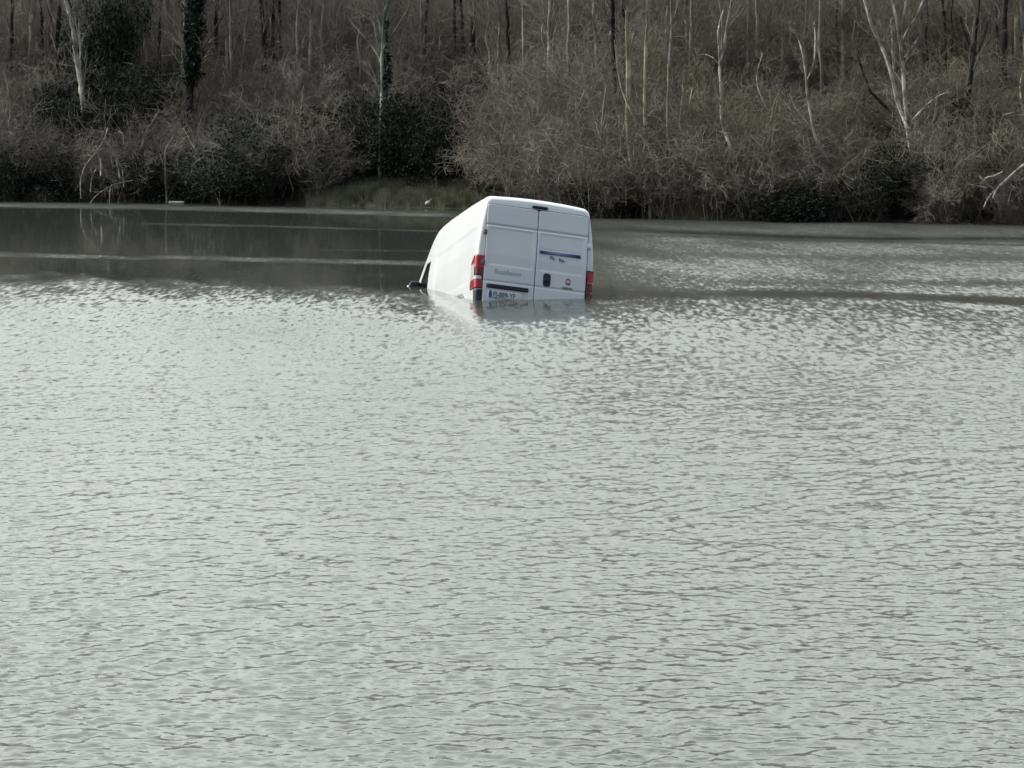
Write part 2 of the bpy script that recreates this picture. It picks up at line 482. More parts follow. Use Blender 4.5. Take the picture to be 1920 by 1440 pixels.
def door_relief(x, z):
    g = np.zeros_like(x)
    g -= 0.020 * np.exp(-((z - 1.967 - 0.0 * x) / 0.016) ** 2)           # crease under the roof panel
    g -= 0.010 * sstep(1.262, 1.30, z) * (1 - sstep(1.90, 1.935, z)) * sstep(0.035, 0.085, np.abs(x)) * (1 - sstep(0.80, 0.85, np.abs(x)))
    g -= 0.012 * np.exp(-((z - 1.000) / 0.014) ** 2)
    g -= 0.006 * np.exp(-((z - 1.655) / 0.012) ** 2) * (x > 0.03) * (x < 0.78)
    return g

rear_patch('door_seal', -0.905, 0.905, 0.50, 2.335, 0.003, m_seal, VAN, 8, 60, rc=0.06, thick=0.02, edge=0.0)
dl = rear_patch('rear_door', -0.893, -0.010, 0.52, 2.318, 0.022, m_paint, VAN, 46, 150, rc=0.05, relief=door_relief, thick=0.018, edge=0.004)
dr = rear_patch('rear_door', 0.010, 0.890, 0.52, 2.318, 0.022, m_paint, VAN, 46, 150, rc=0.05, relief=door_relief, thick=0.018, edge=0.004)
tag(dl, 'left rear door with number plate and black plate lamp bar')
tag(dr, 'right rear door with handle, blue strip and badge')

rear_patch('plate_lamp_bar', -0.83, -0.108, 0.882, 0.945, 0.050, m_black, dl, 10, 6, rc=0.012, thick=0.04)
npl = rear_patch('number_plate', -0.795, -0.205, 0.715, 0.845, 0.036, m_plate, dl, 6, 4, rc=0.012, thick=0.014)
rear_patch('country_band', -0.790, -0.735, 0.722, 0.838, 0.040, m_blue, dl, 2, 2, rc=0.008, thick=0.004, edge=0.001)

DG = bpy.context.evaluated_depsgraph_get()
def text(name, s, size, x, z, proud, mat, parent, xs=1.0, shear=0.0, off=0.0):
    cu = bpy.data.curves.new(name, 'FONT')
    cu.body = s; cu.size = size; cu.extrude = 0.0015; cu.shear = shear; cu.offset = off
    to = bpy.data.objects.new(name, cu); COL.objects.link(to)
    bpy.context.view_layer.update()
    me = bpy.data.meshes.new_from_object(to.evaluated_get(bpy.context.evaluated_depsgraph_get()))
    bpy.data.objects.remove(to)
    n = len(me.vertices); co = np.empty(n * 3, np.float32); me.vertices.foreach_get('co', co); co = co.reshape(-1, 3)
    zz = z + co[:, 1]
    new = np.stack([x + co[:, 0] * xs, lean(zz) - proud - co[:, 2], zz], -1).astype(np.float32)
    me.vertices.foreach_set('co', new.ravel()); me.materials.clear(); me.materials.append(mat); me.update()
    return link(name, me, parent)

text('plate_lettering', 'FJ-889-YF', 0.125, -0.715, 0.737, 0.039, m_ink, dl, xs=0.80, off=0.002)
text('model_lettering', 'Bouldhanne', 0.115, -0.715, 1.135, 0.0235, m_ink2, dl, xs=0.86, off=0.003)
rear_patch('blue_strip', 0.048, 0.775, 1.578, 1.632, 0.0245, m_strip, dr, 12, 3, thick=0.004, edge=0.0)
text('small_lettering', 'Pu', 0.085, 0.235, 1.495, 0.0235, m_ink, dr, off=0.002)
text('small_lettering', 'Re..', 0.080, 0.395, 1.480, 0.0235, m_ink, dr, xs=1.05, off=0.002)
hr = rear_patch('handle_recess', 0.143, 0.272, 1.022, 1.246, 0.0275, m_black, dr, 10, 24, rc=0.045, thick=0.02)
rear_patch('handle', 0.165, 0.252, 1.10, 1.165, 0.045, m_black, dr, 4, 4, rc=0.015, thick=0.02)
rear_patch('badge', 0.542, 0.622, 1.092, 1.198, 0.0255, m_badge, dr, 8, 10, rc=0.02, thick=0.006)
rear_patch('badge_band', 0.555, 0.612, 1.128, 1.166, 0.0275, m_clear, dr, 4, 4, rc=0.008, thick=0.003)
text('badge_lettering', 'PROFESSIONAL', 0.042, 0.480, 1.022, 0.0235, m_ink, dr, xs=0.66, off=0.0015)
sl = rear_patch('high_stop_light', -0.115, 0.155, 2.352, 2.392, 0.030, m_dred, VAN, 10, 4, rc=0.015, thick=0.035)
for sx_, zz_, nm_ in ((-0.918, 1.83, 0), (0.918, 1.80, 0), (-0.925, 1.30, 1), ):
    w_ = 0.028
    rear_patch('hinge', sx_ - w_, sx_ + w_, zz_ - 0.035, zz_ + 0.045, 0.035, m_paint if sx_ > 0 else m_grey, VAN, 4, 4, rc=0.012, thick=0.04)

# surfaces that follow the corner of the body: path parameter runs from the rear face round to the side
def corner_patch(name, side, z0, z1, s0, s1, mat, parent, proud=0.014, n=14, m=12, side_len=None):
    V = []
    for j in range(m + 1):
        z = z0 + (z1 - z0) * j / m
        w = float(halfw(0.15, np.array(z)))
        L3 = side_len(z) if side_len else 0.25
        path = [(0.900, -proud), (0.95, -proud)]
        c = (w - 0.055, 0.055)
        for aa in np.linspace(-math.pi / 2, 0, 7):
            path.append((c[0] + (0.055 + proud) * math.cos(aa), c[1] + (0.055 + proud) * math.sin(aa)))
        path.append((w + proud, 0.07 + L3))
        path = np.array(path)
        # collar: the path's own length
        sl_ = np.concatenate([[0], np.cumsum(np.hypot(*np.diff(path, axis=0).T))])
        tgt = np.linspace(s0, s1, n + 1) * sl_[-1]
        for t in tgt:
            x = np.interp(t, sl_, path[:, 0]); y = np.interp(t, sl_, path[:, 1])
            V.append((side * x, y + lean(z), z))
    V = np.array(V)
    k = len(V)
    back = V.copy(); back[:, 0] *= 0.972; back[:, 1] += 0.02
    V = np.vstack([V, back])
    idx = np.arange((n + 1) * (m + 1)).reshape(m + 1, n + 1)
    F = np.stack([idx[:-1, :-1], idx[:-1, 1:], idx[1:, 1:], idx[1:, :-1]], -1).reshape(-1, 4)
    if side < 0: F = F[:, ::-1]
    ring = list(idx[0]) + list(idx[1:, -1]) + list(idx[-1, ::-1][1:]) + list(idx[::-1, 0][1:-1])
    E = np.array([[ring[i], ring[(i + 1) % len(ring)], ring[(i + 1) % len(ring)] + k, ring[i] + k] for i in range(len(ring))])
    return link(name, mesh_np(name, V, np.vstack([F, E]), mat), parent)

sl_left = lambda z: np.interp(z, [0.85, 1.30, 1.43], [0.27, 0.19, 0.03])
tl = corner_patch('tail_light', -1, 0.855, 1.425, 0.0, 1.0, m_black, VAN, proud=0.008, side_len=sl_left)
corner_patch('red_lens', -1, 1.19, 1.418, 0.03, 0.98, m_red, tl, proud=0.018, side_len=sl_left)
corner_patch('clear_lens', -1, 1.065, 1.27, 0.46, 0.93, m_clear, tl, proud=0.021, side_len=sl_left)
corner_patch('dark_lens', -1, 1.075, 1.185, 0.03, 0.33, m_red2, tl, proud=0.018, side_len=sl_left)
corner_patch('clear_lens', -1, 1.005, 1.062, 0.10, 0.93, m_clear, tl, proud=0.021, side_len=sl_left)
corner_patch('red_lens', -1, 0.865, 0.99, 0.03, 0.98, m_red, tl, proud=0.018, side_len=sl_left)
tr = corner_patch('tail_light', 1, 0.90, 1.385, 0.0, 1.0, m_black, VAN, proud=0.008, side_len=sl_left)
corner_patch('red_lens', 1, 1.165, 1.378, 0.05, 0.98, m_red, tr, proud=0.018, side_len=sl_left)
corner_patch('dark_lens', 1, 1.00, 1.16, 0.03, 0.42, m_red2, tr, proud=0.018, side_len=sl_left)
corner_patch('clear_lens', 1, 1.0, 1.16, 0.44, 0.98, m_clear, tr, proud=0.018, side_len=sl_left)
corner_patch('red_lens', 1, 0.91, 0.995, 0.03, 0.44, m_red2, tr, proud=0.018, side_len=sl_left)
bp = corner_patch('bumper', -1, 0.42, 0.84, 0.0, 0.62, m_black, VAN, proud=0.02, side_len=lambda z: 0.16)
corner_patch('bumper', 1, 0.42, 0.89, 0.0, 0.30, m_black, VAN, proud=0.02, side_len=lambda z: 0.16)

def side_patch(name, side, y0, y1, zf0, zf1, mat, parent, proud=0.006, n=16, m=14):
    V = []
    for j in range(m + 1):
        for i in range(n + 1):
            y = y0 + (y1 - y0) * i / n
            z = zf0(y) + (zf1(y) - zf0(y)) * j / m
            V.append((side * (float(halfw(y, np.array(z))) + proud), y, z))
    V = np.array(V); k = len(V)
    back = V.copy(); back[:, 0] -= side * 0.02
    V = np.vstack([V, back])
    idx = np.arange((n + 1) * (m + 1)).reshape(m + 1, n + 1)
    F = np.stack([idx[:-1, :-1], idx[:-1, 1:], idx[1:, 1:], idx[1:, :-1]], -1).reshape(-1, 4)
    if side > 0: F = F[:, ::-1]
    ring = list(idx[0]) + list(idx[1:, -1]) + list(idx[-1, ::-1][1:]) + list(idx[::-1, 0][1:-1])
    E = np.array([[ring[i], ring[(i + 1) % len(ring)], ring[(i + 1) % len(ring)] + k, ring[i] + k] for i in range(len(ring))])
    return link(name, mesh_np(name, V, np.vstack([F, E]), mat), parent)

for s_ in (-1, 1):
    side_patch('side_window', s_, 3.33, 4.05, lambda y: 1.30, lambda y: max(1.32, min(1.84, float(ztop(y)) - 0.40)), m_glass, VAN)
    # wheel arch lip round the rear wheel opening
    arch = []
    for j, rr in enumerate((0.40, 0.46, 0.475)):
        for aa in np.linspace(0, math.pi, 25):
            yy, zz = 1.0 + rr * math.cos(aa), 0.42 + rr * math.sin(aa)
            arch.append((s_ * (float(halfw(yy, np.array(zz))) + (0.03, 0.03, 0.001)[j]), yy, zz))
    idx = np.arange(75).reshape(3, 25)
    F = np.stack([idx[:-1, :-1], idx[:-1, 1:], idx[1:, 1:], idx[1:, :-1]], -1).reshape(-1, 4)
    link('wheel_arch', mesh_np('wheel_arch', np.array(arch), F, m_grey), VAN)

# windscreen on the sloping front
V = []
for j in range(13):
    y = 3.62 + (4.36 - 3.62) * j / 12
    zt = float(ztop(y)); wt = float(halfw(y, np.array(zt - 0.15))) - 0.16
    for i in range(17):
        t = -1 + 2 * i / 16
        V.append((wt * t, y + 0.006, zt + 0.035 * (1 - t * t) + 0.006))
idx = np.arange(13 * 17).reshape(13, 17)
F = np.stack([idx[:-1, :-1], idx[:-1, 1:], idx[1:, 1:], idx[1:, :-1]], -1).reshape(-1, 4)
link('windscreen', mesh_np('windscreen', np.array(V), F, m_glass), VAN)

# door mirrors: white shell, black rim and glass, on a short arm
def rounded_box(cx, cy, cz, ax, ay, az, p=4.0, nu=20, nv=12):
    V = []
    for j in range(nv + 1):
        b_ = -math.pi / 2 + math.pi * j / nv
        for i in range(nu):
            a_ = 2 * math.pi * i / nu
            f = lambda c: math.copysign(abs(c) ** (2 / p), c)
            V.append((cx + ax * f(math.cos(b_)) * f(math.cos(a_)), cy + ay * f(math.cos(b_)) * f(math.sin(a_)), cz + az * f(math.sin(b_))))
    idx = np.arange((nv + 1) * nu).reshape(nv + 1, nu); nx_ = np.roll(idx, -1, 1)
    F = np.stack([idx[:-1], nx_[:-1], nx_[1:], idx[1:]], -1).reshape(-1, 4)
    return np.array(V), F

for s_ in (-1, 1):
    V, F = rounded_box(s_ * 1.178, 4.03, 1.33, 0.112, 0.075, 0.165)
    V[:, 0] += s_ * 0.10 * (V[:, 1] - 4.03) - s_ * 0.22 * (V[:, 2] - 1.315)
    mh = link('door_mirror', mesh_np('mirror_shell', V, F, m_paint), VAN)
    V, F = rounded_box(s_ * 1.155, 3.955, 1.36, 0.112, 0.045, 0.20)
    V[:, 0] -= s_ * 0.22 * (V[:, 2] - 1.315)
    link('mirror_glass', mesh_np('mirror_glass', V, F, m_black), mh)
    V, F = rounded_box(s_ * 1.03, 4.05, 1.22, 0.10, 0.04, 0.05)
    link('mirror_arm', mesh_np('mirror_arm', V, F, m_black), mh)

# ------------------------------------------------------------------ growing branches
def norm(v):
    return v / np.maximum(np.linalg.norm(v, axis=-1, keepdims=True), 1e-9)

def tube_batch(P, Rd, sides=3):
    """P (n,k,3) centre lines, Rd (n,k) radii"""
    n, k = Rd.shape
    d = norm(P[:, -1] - P[:, 0])
    ref = np.where(np.abs(d[:, 2:3]) > 0.8, np.array([[1.0, 0.3, 0]]), np.array([[0, 0.2, 1.0]]))
    u = norm(np.cross(d, ref)); v = np.cross(d, u)
    ang = np.arange(sides) * 2 * np.pi / sides
    off = u[:, None, :] * np.cos(ang)[None, :, None] + v[:, None, :] * np.sin(ang)[None, :, None]
    V = P[:, :, None, :] + Rd[:, :, None, None] * off[:, None, :, :]
    idx = np.arange(n * k * sides).reshape(n, k, sides); nx_ = np.roll(idx, -1, 2)
    F = np.stack([idx[:, :-1], nx_[:, :-1], nx_[:, 1:], idx[:, 1:]], -1).reshape(-1, 4)
    return V.reshape(-1, 3), F

def grow(P, Rd, m, g, t0=0.25, t1=1.0, angle=(25, 60), ratio=0.5, k=3, up=0.2, wig=0.12, rfac=0.55, droop=0.0):
    n, kp, _ = P.shape
    t = t0 + (t1 - t0) * g.random((n, m))
    f = t * (kp - 1); i = np.minimum(f.astype(int), kp - 2); fr = f - i
    ar = np.arange(n)[:, None]
    S = P[ar, i] * (1 - fr[..., None]) + P[ar, i + 1] * fr[..., None]
    r0 = (Rd[ar, i] * (1 - fr) + Rd[ar, i + 1] * fr) * rfac
    d = norm(P[ar, i + 1] - P[ar, i])
    L = np.linalg.norm(P[:, -1] - P[:, 0], axis=1)[:, None] * ratio * (1.1 - 0.5 * t) * (0.6 + 0.8 * g.random((n, m)))
    rv = norm(g.normal(size=(n, m, 3))); side = norm(np.cross(d, rv))
    a = np.radians(angle[0] + (angle[1] - angle[0]) * g.random((n, m)))[..., None]
    c = norm(d * np.cos(a) + side * np.sin(a) + np.array([0, 0, up]))
    s = np.linspace(0, 1, k)
    Q = S[:, :, None, :] + c[:, :, None, :] * (L[..., None] * s)[..., None]
    Q = Q + g.normal(size=Q.shape) * (L[..., None, None] * wig) * s[None, None, :, None]
    Q[..., 2] += (0.12 * up - droop) * (L[..., None] * s ** 2)
    rr = r0[..., None] * (1 - 0.75 * s)
    return Q.reshape(n * m, k, 3), rr.reshape(n * m, k)

class Wood:
    def __init__(self): self.V = []; self.F = []; self.n = 0
    def add(self, P, Rd, sides=3, rmin=0.003):
        v, f = tube_batch(P, np.maximum(Rd, rmin), sides)
        self.V.append(v); self.F.append(f + self.n); self.n += len(v)
    def raw(self, v, f):
        self.V.append(v); self.F.append(f + self.n); self.n += len(v)
    def arrays(self): return np.vstack(self.V), np.vstack(self.F)
    def mesh(self, name, mat):
        v, f = self.arrays(); return mesh_np(name, v, f, mat)

def trunk_line(h, g, lean_=0.06, k=9):
    t = np.linspace(0, 1, k)
    ph = g.random(2) * 6.28
    x = g.normal() * lean_ * h * t + 0.02 * h * np.sin(t * 5 + ph[0]) * t
    y = g.normal() * lean_ * h * t + 0.02 * h * np.sin(t * 4 + ph[1]) * t
    return np.stack([x, y, h * t - 0.3], -1)[None]

def bare_tree(g, h, r, limbs=16, low=0.3):
    P = trunk_line(h, g); Rd = (r * (1 - 0.85 * np.linspace(0, 1, P.shape[1]) ** 1.1))[None]
    Rd[0, 0] *= 1.35
    tk = Wood(); tk.add(P, Rd, 7)
    cw = Wood()
    l1 = grow(P, Rd, limbs, g, low, 0.98, (25, 55), 0.36, 4, 0.35, 0.06, 0.5); cw.add(*l1, 4)
    l2 = grow(*l1, 7, g, 0.2, 1.0, (25, 60), 0.5, 4, 0.25, 0.08, 0.55); cw.add(*l2)
    l3 = grow(*l2, 6, g, 0.15, 1.0, (25, 65), 0.55, 3, 0.15, 0.10, 0.6); cw.add(*l3, rmin=0.005)
    l4 = grow(*l3, 3, g, 0.2, 1.0, (20, 60), 0.55, 2, 0.1, 0.10, 0.7); cw.add(*l4, rmin=0.004)
    return tk, cw

def shrub(g, h, spread, stems=16, dense=1.0, up=0.3):
    az = g.random(stems) * 6.283; tilt = np.radians(8 + spread * g.random(stems)); L = h * (0.65 + 0.5 * g.random(stems))
    d = np.stack([np.cos(az) * np.sin(tilt), np.sin(az) * np.sin(tilt), np.cos(tilt)], -1)
    k = 6; s = np.linspace(0, 1, k)
    base = np.stack([np.cos(az), np.sin(az), np.zeros(stems)], -1) * 0.25 * g.random((stems, 1))
    base[:, 2] -= 0.25
    P = base[:, None] + d[:, None] * (L[:, None] * s)[..., None] + g.normal(size=(stems, k, 3)) * 0.04 * h * s[None, :, None]
    P[..., 2] -= 0.18 * (L[:, None] * s ** 2.5) * np.sin(tilt)[:, None]
    Rd = (0.009 + 0.011 * g.random((stems, 1))) * (1 - 0.75 * s)[None]
    w = Wood(); w.add(P, Rd, 4)
    b1 = grow(P, Rd, int(9 * dense), g, 0.12, 1.0, (20, 65), 0.42, 3, up, 0.10, 0.6); w.add(*b1)
    b2 = grow(*b1, 7, g, 0.1, 1.0, (20, 70), 0.5, 3, 0.1, 0.12, 0.65); w.add(*b2, rmin=0.0042)
    b3 = grow(*b2, 3, g, 0.2, 1.0, (20, 70), 0.6, 2, 0.05, 0.1, 0.8); w.add(*b3, rmin=0.0035)
    return w

def leaves(g, C, size, flat=0.0):
    """one four-cornered leaf clump per centre"""
    n = len(C)
    a = norm(g.normal(size=(n, 3))); 
    if flat: a[:, 2] *= 1 - flat; a = norm(a)
    b_ = norm(np.cross(a, g.normal(size=(n, 3))))
    s = size * (0.5 + g.random((n, 1)))
    q = np.stack([C - a * s, C + b_ * s * 0.45 + a * s * 0.1, C + a * s, C - b_ * s * 0.45 + a * s * 0.1], 1)
    return q.reshape(-1, 3), np.arange(n * 4).reshape(n, 4)

def leafy_volume(g, n, w, h, size, lumps=9, shell=0.55):
    c = g.normal(size=(lumps, 3)) * np.array([w * 0.30, w * 0.28, h * 0.22]) + np.array([0, 0, h * 0.52])
    r = (0.22 + 0.22 * g.random(lumps)) * min(w, h)
    k = g.integers(0, lumps, n)
    u = norm(g.normal(size=(n, 3))) * (shell + (1 - shell) * g.random((n, 1)) ** 0.6)
    p = c[k] + u * r[k][:, None] * np.array([1, 1, 0.85])
    p += g.normal(size=p.shape) * 0.11
    p[:, 2] = np.maximum(p[:, 2], 0.02)
    return leaves(g, p, size)

# ------------------------------------------------------------------ plant materials
m_bark = pmat('grey_bark', (0.16, 0.145, 0.125), 0.95, scale=6, c2=(0.36, 0.33, 0.285), stretch=(1, 1, 0.3), spec=0.1)
m_dbark = pmat('dark_bark', (0.018, 0.016, 0.015), 0.95, scale=6, c2=(0.05, 0.045, 0.04), stretch=(1, 1, 0.3), spec=0.1)
m_pale = pmat('pale_birch_bark', (0.17, 0.155, 0.13), 0.8, scale=5.5, c2=(0.64, 0.61, 0.51), stretch=(1, 1, 0.55), spec=0.2)
m_yell = pmat('yellowish_bark', (0.22, 0.19, 0.115), 0.85, scale=3.0, c2=(0.62, 0.56, 0.38), stretch=(1, 1, 0.6), spec=0.15)
m_willow = pmat('bleached_wood', (0.16, 0.155, 0.135), 0.85, scale=4.5, c2=(0.50, 0.48, 0.42), spec=0.1)
m_moss = pmat('mossy_bark', (0.13, 0.15, 0.11), 0.9, scale=2.0, c2=(0.42, 0.44, 0.36), stretch=(1, 1, 0.6), spec=0.15)
m_twig = {
    'grey brown': pmat('grey_brown_twigs', (0.18, 0.163, 0.14), 0.95, scale=0.8, c2=(0.33, 0.30, 0.257), spec=0.1),
    'dark brown': pmat('dark_brown_twigs', (0.13, 0.115, 0.10), 0.95, scale=1.0, c2=(0.31, 0.275, 0.238), spec=0.1),
    'tan': pmat('tan_twigs', (0.19, 0.163, 0.122), 0.95, scale=0.8, c2=(0.335, 0.29, 0.215), spec=0.1),
    'greyish': pmat('greyish_twigs', (0.165, 0.153, 0.128), 0.95, scale=0.8, c2=(0.30, 0.275, 0.23), spec=0.1),
}
m_hill = pmat('pale_brown_twigs', (0.22, 0.195, 0.16), 0.95, scale=0.6, c2=(0.42, 0.375, 0.31), spec=0.1)
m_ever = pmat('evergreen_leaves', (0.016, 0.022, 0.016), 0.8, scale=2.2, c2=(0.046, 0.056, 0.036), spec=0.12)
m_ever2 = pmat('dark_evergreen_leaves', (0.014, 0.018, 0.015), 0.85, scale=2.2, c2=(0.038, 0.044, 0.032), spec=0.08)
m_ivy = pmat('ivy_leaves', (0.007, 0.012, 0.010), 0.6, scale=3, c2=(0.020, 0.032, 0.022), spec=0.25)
m_grass = pmat('dry_grass', (0.13, 0.14, 0.09), 0.9, scale=2.5, c2=(0.38, 0.36, 0.26), spec=0.1)
m_reed = pmat('dry_reeds', (0.16, 0.125, 0.075), 0.9, scale=1.2, c2=(0.30, 0.24, 0.155), spec=0.1)

# ------------------------------------------------------------------ trees traced where they stand
def stand(px, py, brush=0.0):
    """where the line of sight first meets the hillside, or the brush of that height on it"""
    y = 60.0
    while y < 170:
        p = at(px, py, y)
        if y > bank_y(p[0]) and p[2] <= ground_z(p[0], y) + brush * min(1.0, 0.35 + 0.3 * (y - bank_y(p[0]))):
            return y
        y += 0.05
    p = on_water(px, max(py, 385)); return float(bank_y(p[0])) + 0.4

LAND = []       # landmarks for the labels
def traced_tree(name, label, stems, mat, base_px, crown=None, tall=6.0, twig_mat=None, cat='tree', ivy=None, group=None, seed=1, y=None, twigs=5, brush=2.7, thin=0.85):
    g = np.random.default_rng(seed)
    yb = stand(*base_px, brush=brush) if y is None else y
    bp = at(base_px[0], base_px[1], yb)
    foot = float(ground_z(bp[0], yb)) - bp[2]
    bp[2] += foot
    root = empty(name, tuple(bp)); tag(root, label, cat, group)
    tk, cw = Wood(), Wood()
    for st in stems:
        pts, w0, w1 = st[0], st[1], st[2]
        dy = st[3] if len(st) > 3 else 0.0
        P = []
        L = len(pts)
        for i, (px, py) in enumerate(pts):
            P.append(at(px, py, yb + dy * (1 - i / max(1, L - 1)) * -1 + (0.15 * math.sin(i * 1.7 + seed))) - bp)
        P = np.array(P)                        # from the top down to the base
        P = P[::-1]
        rr = np.linspace(w1, w0, L) / 2 * yb / FPX * thin
        if abs(pts[-1][0] - base_px[0]) < 4 and abs(pts[-1][1] - base_px[1]) < 16 and foot < -0.2:
            d = norm(P[0] - P[1]); d[2] = min(d[2], -0.6); d = norm(d) # the part of the stem down in the brush
            P = np.vstack([[P[0] + d * (-foot / -d[2] + 0.2)], P]); rr = np.concatenate([[rr[0] * 1.1], rr])
        if pts[0][1] <= 2:                      # goes on above the frame
            d = norm(P[-1] - P[-2]); d[2] = max(d[2], 0.5); d = norm(d)
            ext = [P[-1] + d * tall * f + g.normal(size=3) * 0.12 * tall * f * np.array([1, 1, 0.2]) for f in (0.25, 0.5, 0.75, 1.0)]
            P = np.vstack([P, ext]); rr = np.concatenate([rr, rr[-1] * np.array([0.8, 0.6, 0.4, 0.15])])
        # smooth the line
        s = np.linspace(0, 1, len(P)); s2 = np.linspace(0, 1, len(P) * 4 - 3)
        Q = np.stack([np.interp(s2, s, P[:, i]) for i in range(3)], -1)
        for _ in range(2): Q[1:-1] = 0.25 * Q[:-2] + 0.5 * Q[1:-1] + 0.25 * Q[2:]
        rq = np.interp(s2, s, rr) * (1 + 0.10 * g.normal(size=len(s2)))
        tk.add(Q[None], rq[None], 7)
        nb = crown if crown is not None else 8
        if nb:
            l1 = grow(Q[None], np.maximum(rq[None], 0.02), nb + 4, g, 0.15, 1.0, (20, 50), 0.16, 4, 0.4, 0.06, 0.45); cw.add(*l1)
            l2 = grow(*l1, twigs, g, 0.15, 1.0, (20, 55), 0.5, 3, 0.2, 0.08, 0.6); cw.add(*l2, rmin=0.005)
            l3 = grow(*l2, 4, g, 0.15, 1.0, (20, 55), 0.55, 2, 0.1, 0.08, 0.7); cw.add(*l3, rmin=0.004)
    link('trunk', tk.mesh('trunk', mat), root)
    if cw.n: link('crown', cw.mesh('crown', twig_mat or m_twig['grey brown']), root)
    if ivy:
        C = []
        for (px, py, wpx, hpx, n) in ivy:
            q = np.stack([px + g.normal(size=n) * wpx * 0.5, py + (g.random(n) - 0.5) * hpx], -1)
            for a_, b_ in q:
                C.append(at(a_, b_, yb + g.normal() * 0.18) - bp)
        v, f = leaves(g, np.array(C), 0.085)
        link('ivy', mesh_np('ivy', v, f, m_ivy, smooth=False), root)
    LAND.append((base_px[0], stems[0][0], label))
    return root

T = traced_tree
T('birch_tree', 'pale leaning birch beside the dark evergreen thicket, nearest the left edge',
  [([(122, 0), (131, 30), (138, 62), (141, 95), (147, 130), (151, 160), (155, 185), (158, 215)], 7, 14)], m_pale, (158, 215), crown=10, seed=1)
T('ivy_clad_tree', 'thick dark trunk wrapped in ivy, high on the left of the bank',
  [([(366, -4), (364, 40), (362, 80), (358, 120), (354, 160), (352, 180)], 20, 24)], m_dbark, (352, 180), crown=10, seed=2,
  ivy=[(365, 20, 17, 90, 1500), (361, 100, 17, 100, 1500), (357, 140, 14, 50, 400)])
T('slender_tree', 'pale blotchy stem close beside the thick ivy-clad trunk',
  [([(345, 0), (346, 35), (344, 70), (346, 105), (347, 140), (349, 168)], 4, 7)], m_moss, (349, 168), crown=5, seed=3)
T('birch_tree', 'mossy pale birch with dark upswept limbs above the grassy shelf',
  [([(730, 0), (722, 20), (719, 50), (718, 80), (716, 110), (717, 140), (717, 165), (716, 190), (715, 225), (714, 262)], 8, 10),
   ([(657, 40), (676, 62), (694, 82), (708, 102), (716, 122)], 2.5, 4.5), ([(768, 10), (752, 38), (738, 62), (725, 78), (719, 92)], 2.5, 5),
   ([(700, 20), (703, 60), (712, 95), (716, 118)], 2.5, 4)], m_moss, (714, 262), crown=9, seed=4, brush=1.9,
  ivy=[(725, 85, 4, 90, 130), (729, 130, 6, 50, 120), (724, 165, 5, 70, 130), (727, 215, 9, 60, 160)])
T('twin_stemmed_tree', 'yellowish tree with twin stems running side by side, right of the white van',
  [([(1175, 20), (1174, 60), (1176, 95), (1176, 150), (1176, 190), (1175, 230), (1178, 275), (1183, 310), (1188, 335), (1194, 358)], 4.5, 6.5),
   ([(1190, 62), (1185, 80), (1179, 98), (1180, 150), (1178, 190)], 4, 5.5), ([(1152, 75), (1158, 130), (1164, 165), (1176, 195), (1190, 225), (1194, 245)], 2, 3)],
  m_yell, (1194, 358), crown=6, seed=5, thin=1.05)
T('slender_tree', 'straight pole-like pale tree just right of the yellowish twin stems',
  [([(1214, 38), (1210, 80), (1209, 130), (1208, 190), (1209, 240), (1211, 280), (1214, 325)], 4, 5.5)], m_yell, (1214, 325), crown=6, seed=6, thin=1.0)
T('birch_tree', 'crooked white birch forking in two high up, bent at its foot',
  [([(1357, 18), (1350, 40), (1346, 60), (1348, 85), (1350, 110), (1349, 130), (1352, 170), (1352, 226), (1360, 250), (1368, 272), (1376, 295), (1384, 315)], 4, 9),
   ([(1372, 0), (1366, 30), (1360, 62), (1358, 92), (1350, 118)], 4, 6), ([(1308, 103), (1325, 102), (1340, 110), (1349, 122)], 1.5, 2.5),
   ([(1385, 330), (1372, 335), (1361, 332)], 3, 4)],
  m_pale, (1384, 315), crown=6, seed=7)
T('birch_tree', 'curving thin birch leaning left between the crooked and the many-stemmed birches',
  [([(1498, 75), (1505, 100), (1511, 140), (1513, 175), (1518, 205), (1524, 245), (1536, 275), (1552, 300), (1568, 318)], 3.5, 7),
   ([(1527, 40), (1529, 75), (1527, 115), (1521, 135), (1513, 150)], 3.5, 4.5), ([(1480, 175), (1492, 205), (1510, 225), (1523, 245)], 2, 3)],
  m_pale, (1568, 318), crown=6, seed=8)
T('birch_tree', 'tall white birch with many spreading stems rising from one foot',
  [([(1621, 0), (1630, 35), (1638, 58), (1652, 85), (1664, 115), (1674, 150), (1682, 190), (1692, 218), (1700, 236), (1706, 270), (1711, 305), (1717, 345)], 6, 9.5),
   ([(1673, -2), (1680, 35), (1687, 75), (1691, 110), (1694, 150), (1696, 185), (1701, 230)], 6, 8), ([(1699, 0), (1693, 40), (1691, 72)], 5, 5.5),
   ([(1732, -4), (1724, 18), (1716, 35), (1700, 58), (1692, 76)], 4, 3), ([(1671, 35), (1673, 75), (1674, 105), (1677, 135)], 4, 4),
   ([(1780, 172), (1762, 178), (1742, 193), (1725, 210), (1708, 228)], 2, 5.5), ([(1722, 70), (1706, 95), (1696, 108)], 2, 3)],
  m_pale, (1717, 345), crown=7, seed=9)
T('fallen_branch', 'bleached fallen branch reaching over the water, at the right edge',
  [([(1940, 296), (1915, 312), (1897, 328), (1880, 344), (1868, 356), (1862, 372)], 5, 6), ([(1880, 322), (1864, 330), (1850, 332), (1838, 345)], 2.5, 3.5),
   ([(1836, 330), (1850, 345), (1866, 356)], 2, 3), ([(1845, 388), (1853, 370), (1866, 355)], 2, 3), ([(1815, 345), (1830, 348), (1850, 352)], 2, 2)], m_pale, (1862, 388), crown=6, cat='branch', seed=10, thin=1.0, y=float(bank_y(at(1862, 410, 82)[0])) - 1.3)
